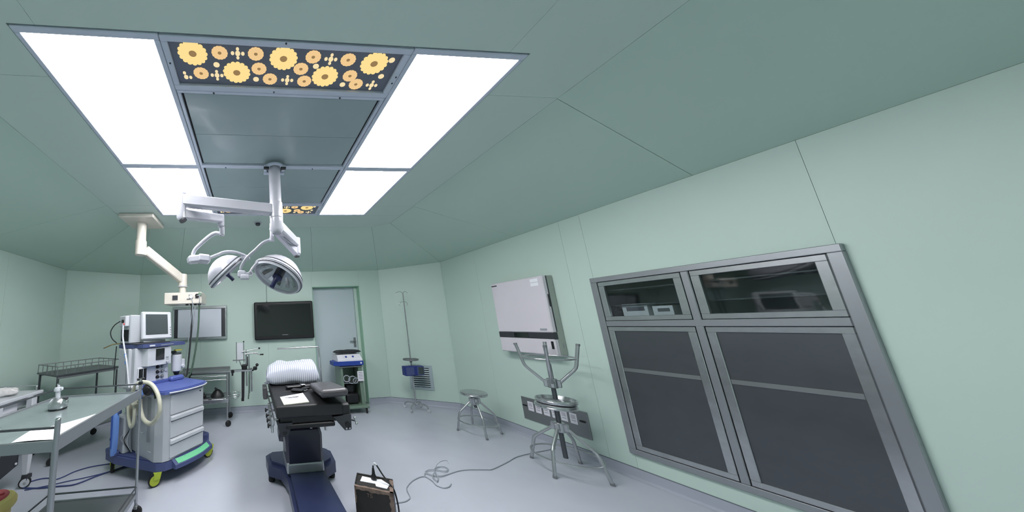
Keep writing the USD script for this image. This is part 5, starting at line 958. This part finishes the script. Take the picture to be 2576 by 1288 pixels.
for k, (p, q, w) in enumerate((((-BW/2, yb, h), (BW/2, yb, h), (0, 0, -0.03)), ((BW/2, yb, 0.0), (BW/2, yb, h), (-0.032, 0, 0)), ((-BW/2, yb, h*0.6), (-BW/2, yb, h), (0.014, 0, 0)),
        ((-BW/2, yb, h+e), (BW/2, yb, h+e), (0, 0.022, 0)), ((BW/2, yb, h+e), (BW/2, BD/2, h+e), (-0.03, 0, 0)), ((BW/2+e, yb, h), (BW/2+e, BD/2, h), (0, 0, -0.024)), ((BW/2+e, yb, 0), (BW/2+e, yb, h), (0, 0.016, 0)))):
    t.part('worn_edge', ragged(p, q, w, 20+k), 'worn_edge', bo, smooth=False)
t.part('top_rim', cat(bx(-BW/2, BW/2, BD/2-0.012, BD/2, h, h+0.008, 0.002), bx(-BW/2, -BW/2+0.010, -BD/2+0.03, BD/2, h, h+0.008, 0.002)), 'worn_leather', bo)
t.part('white_tape', prism(Polygon([(-0.105, -0.015), (-0.095, 0.062), (0.02, 0.055), (0.055, 0.066), (0.118, 0.012), (0.10, -0.05), (0.02, -0.045), (0.012, -0.012)]), h, h+0.003), 'paper', smooth=False)
tm = meshkit.text_mesh('TS', 0.026, 0.001, bold=False); t.part('chalk_letters', mv(tm, T(-tm.bounds[1][0]/2, 0, 0), R(90, (1, 0, 0)), T(-0.03, -BD/2-0.0008, h-0.062)), 'worn_edge', bo, smooth=False)
t = Thing('plug_cord', 'black plug with a thick black cord standing on top of the worn box', 'power plug', (0.965, 2.265, 0), rotz=BA)
t.part('plug', cat(lathe([(0, h+0.004), (0.020, h+0.004), (0.024, h+0.012), (0.023, h+0.026), (0.014, h+0.042), (0.0085, h+0.09), (0, h+0.092)], 20, (0.0, 0.045, 0))), 'black_plastic')
t.part('cord', pipe([(0.0, 0.045, h+0.085), (0.004, 0.045, h+0.115), (0.016, 0.044, h+0.128), (0.032, 0.040, h+0.115), (0.075, 0.02, h+0.06), (0.115, 0.0, h+0.022), (0.150, -0.02, h-0.015), (0.166, -0.03, h-0.09), (0.170, -0.035, 0.16), (0.175, -0.04, 0.05), (0.20, -0.045, 0.008), (0.24, -0.05, 0.006)], 0.0062, 10, 6), 'black_plastic')
t.part('cord_collar', pipe([(0.003, 0.045, h+0.112), (0.016, 0.044, h+0.129), (0.030, 0.041, h+0.118)], 0.0085, 10, 5), 'light_plastic')
def floor_cord(pts, r=0.0045, z=0.0055):
    return pipe([(x, y, z if len(p_) == 0 else p_[0]) for x, y, *p_ in pts], r, 8, 8)
t = Thing('extension_cord', 'thin gray cord tangled on the floor between the worn box and the stacked stools', 'cord', (1.9, 2.75, 0))
t.part('cord', floor_cord([(1.13, 2.42), (1.20, 2.455), (1.26, 2.47), (1.32, 2.475), (1.38, 2.50), (1.41, 2.535), (1.43, 2.60), (1.46, 2.66), (1.55, 2.735), (1.66, 2.79), (1.74, 2.80), (1.765, 2.72), (1.755, 2.65), (1.79, 2.605), (1.85, 2.61), (1.91, 2.65)]), 'cable_grey')
t.part('cord', floor_cord([(1.74, 2.80, 0.014), (1.78, 2.845, 0.012), (1.83, 2.79, 0.014), (1.90, 2.775, 0.012), (1.99, 2.80), (2.08, 2.825), (2.17, 2.845), (2.28, 2.845), (2.44, 2.82), (2.52, 2.82), (2.80, 2.92), (3.00, 3.0), (3.25, 3.05), (3.48, 3.08), (3.62, 3.10)]), 'cable_grey')
t.part('cord_loop', floor_cord([(1.79, 2.86, 0.016), (1.85, 2.89, 0.015), (1.93, 2.88, 0.015), (2.00, 2.84, 0.016), (2.06, 2.88, 0.015), (2.05, 2.93, 0.012), (1.97, 2.93, 0.012), (1.90, 2.87, 0.022), (1.87, 2.80, 0.022), (1.84, 2.74, 0.014), (1.80, 2.70, 0.014), (1.80, 2.76, 0.022), (1.86, 2.82, 0.022)]), 'cable_grey')
t.part('cord_loop', floor_cord([(1.93, 2.90, 0.022), (2.0, 2.98), (2.07, 3.03), (2.14, 3.06), (2.19, 3.05), (2.16, 3.0)], 0.003), 'light_plastic')
t = Thing('machine_cables', 'dark blue cables running over the floor from the machine to the left', 'cable', (-2.0, 3.4, 0))
t.part('cable', floor_cord([(-2.50, 3.34), (-2.40, 3.40), (-2.30, 3.40), (-2.22, 3.36), (-2.16, 3.40), (-2.10, 3.50), (-1.98, 3.58), (-1.80, 3.62), (-1.66, 3.64)], 0.006, 0.0065), 'cable_blue')
t.part('cable', floor_cord([(-2.45, 3.24), (-2.25, 3.21), (-2.07, 3.215), (-1.95, 3.215), (-1.87, 3.26), (-1.77, 3.36), (-1.60, 3.48), (-1.40, 3.56)], 0.007, 0.0075), 'cable_blue')
t.part('cable', floor_cord([(-2.40, 3.20), (-2.20, 3.25), (-2.06, 3.30), (-1.87, 3.355), (-1.68, 3.44), (-1.52, 3.56)], 0.005, 0.0055), 'cable_blue')
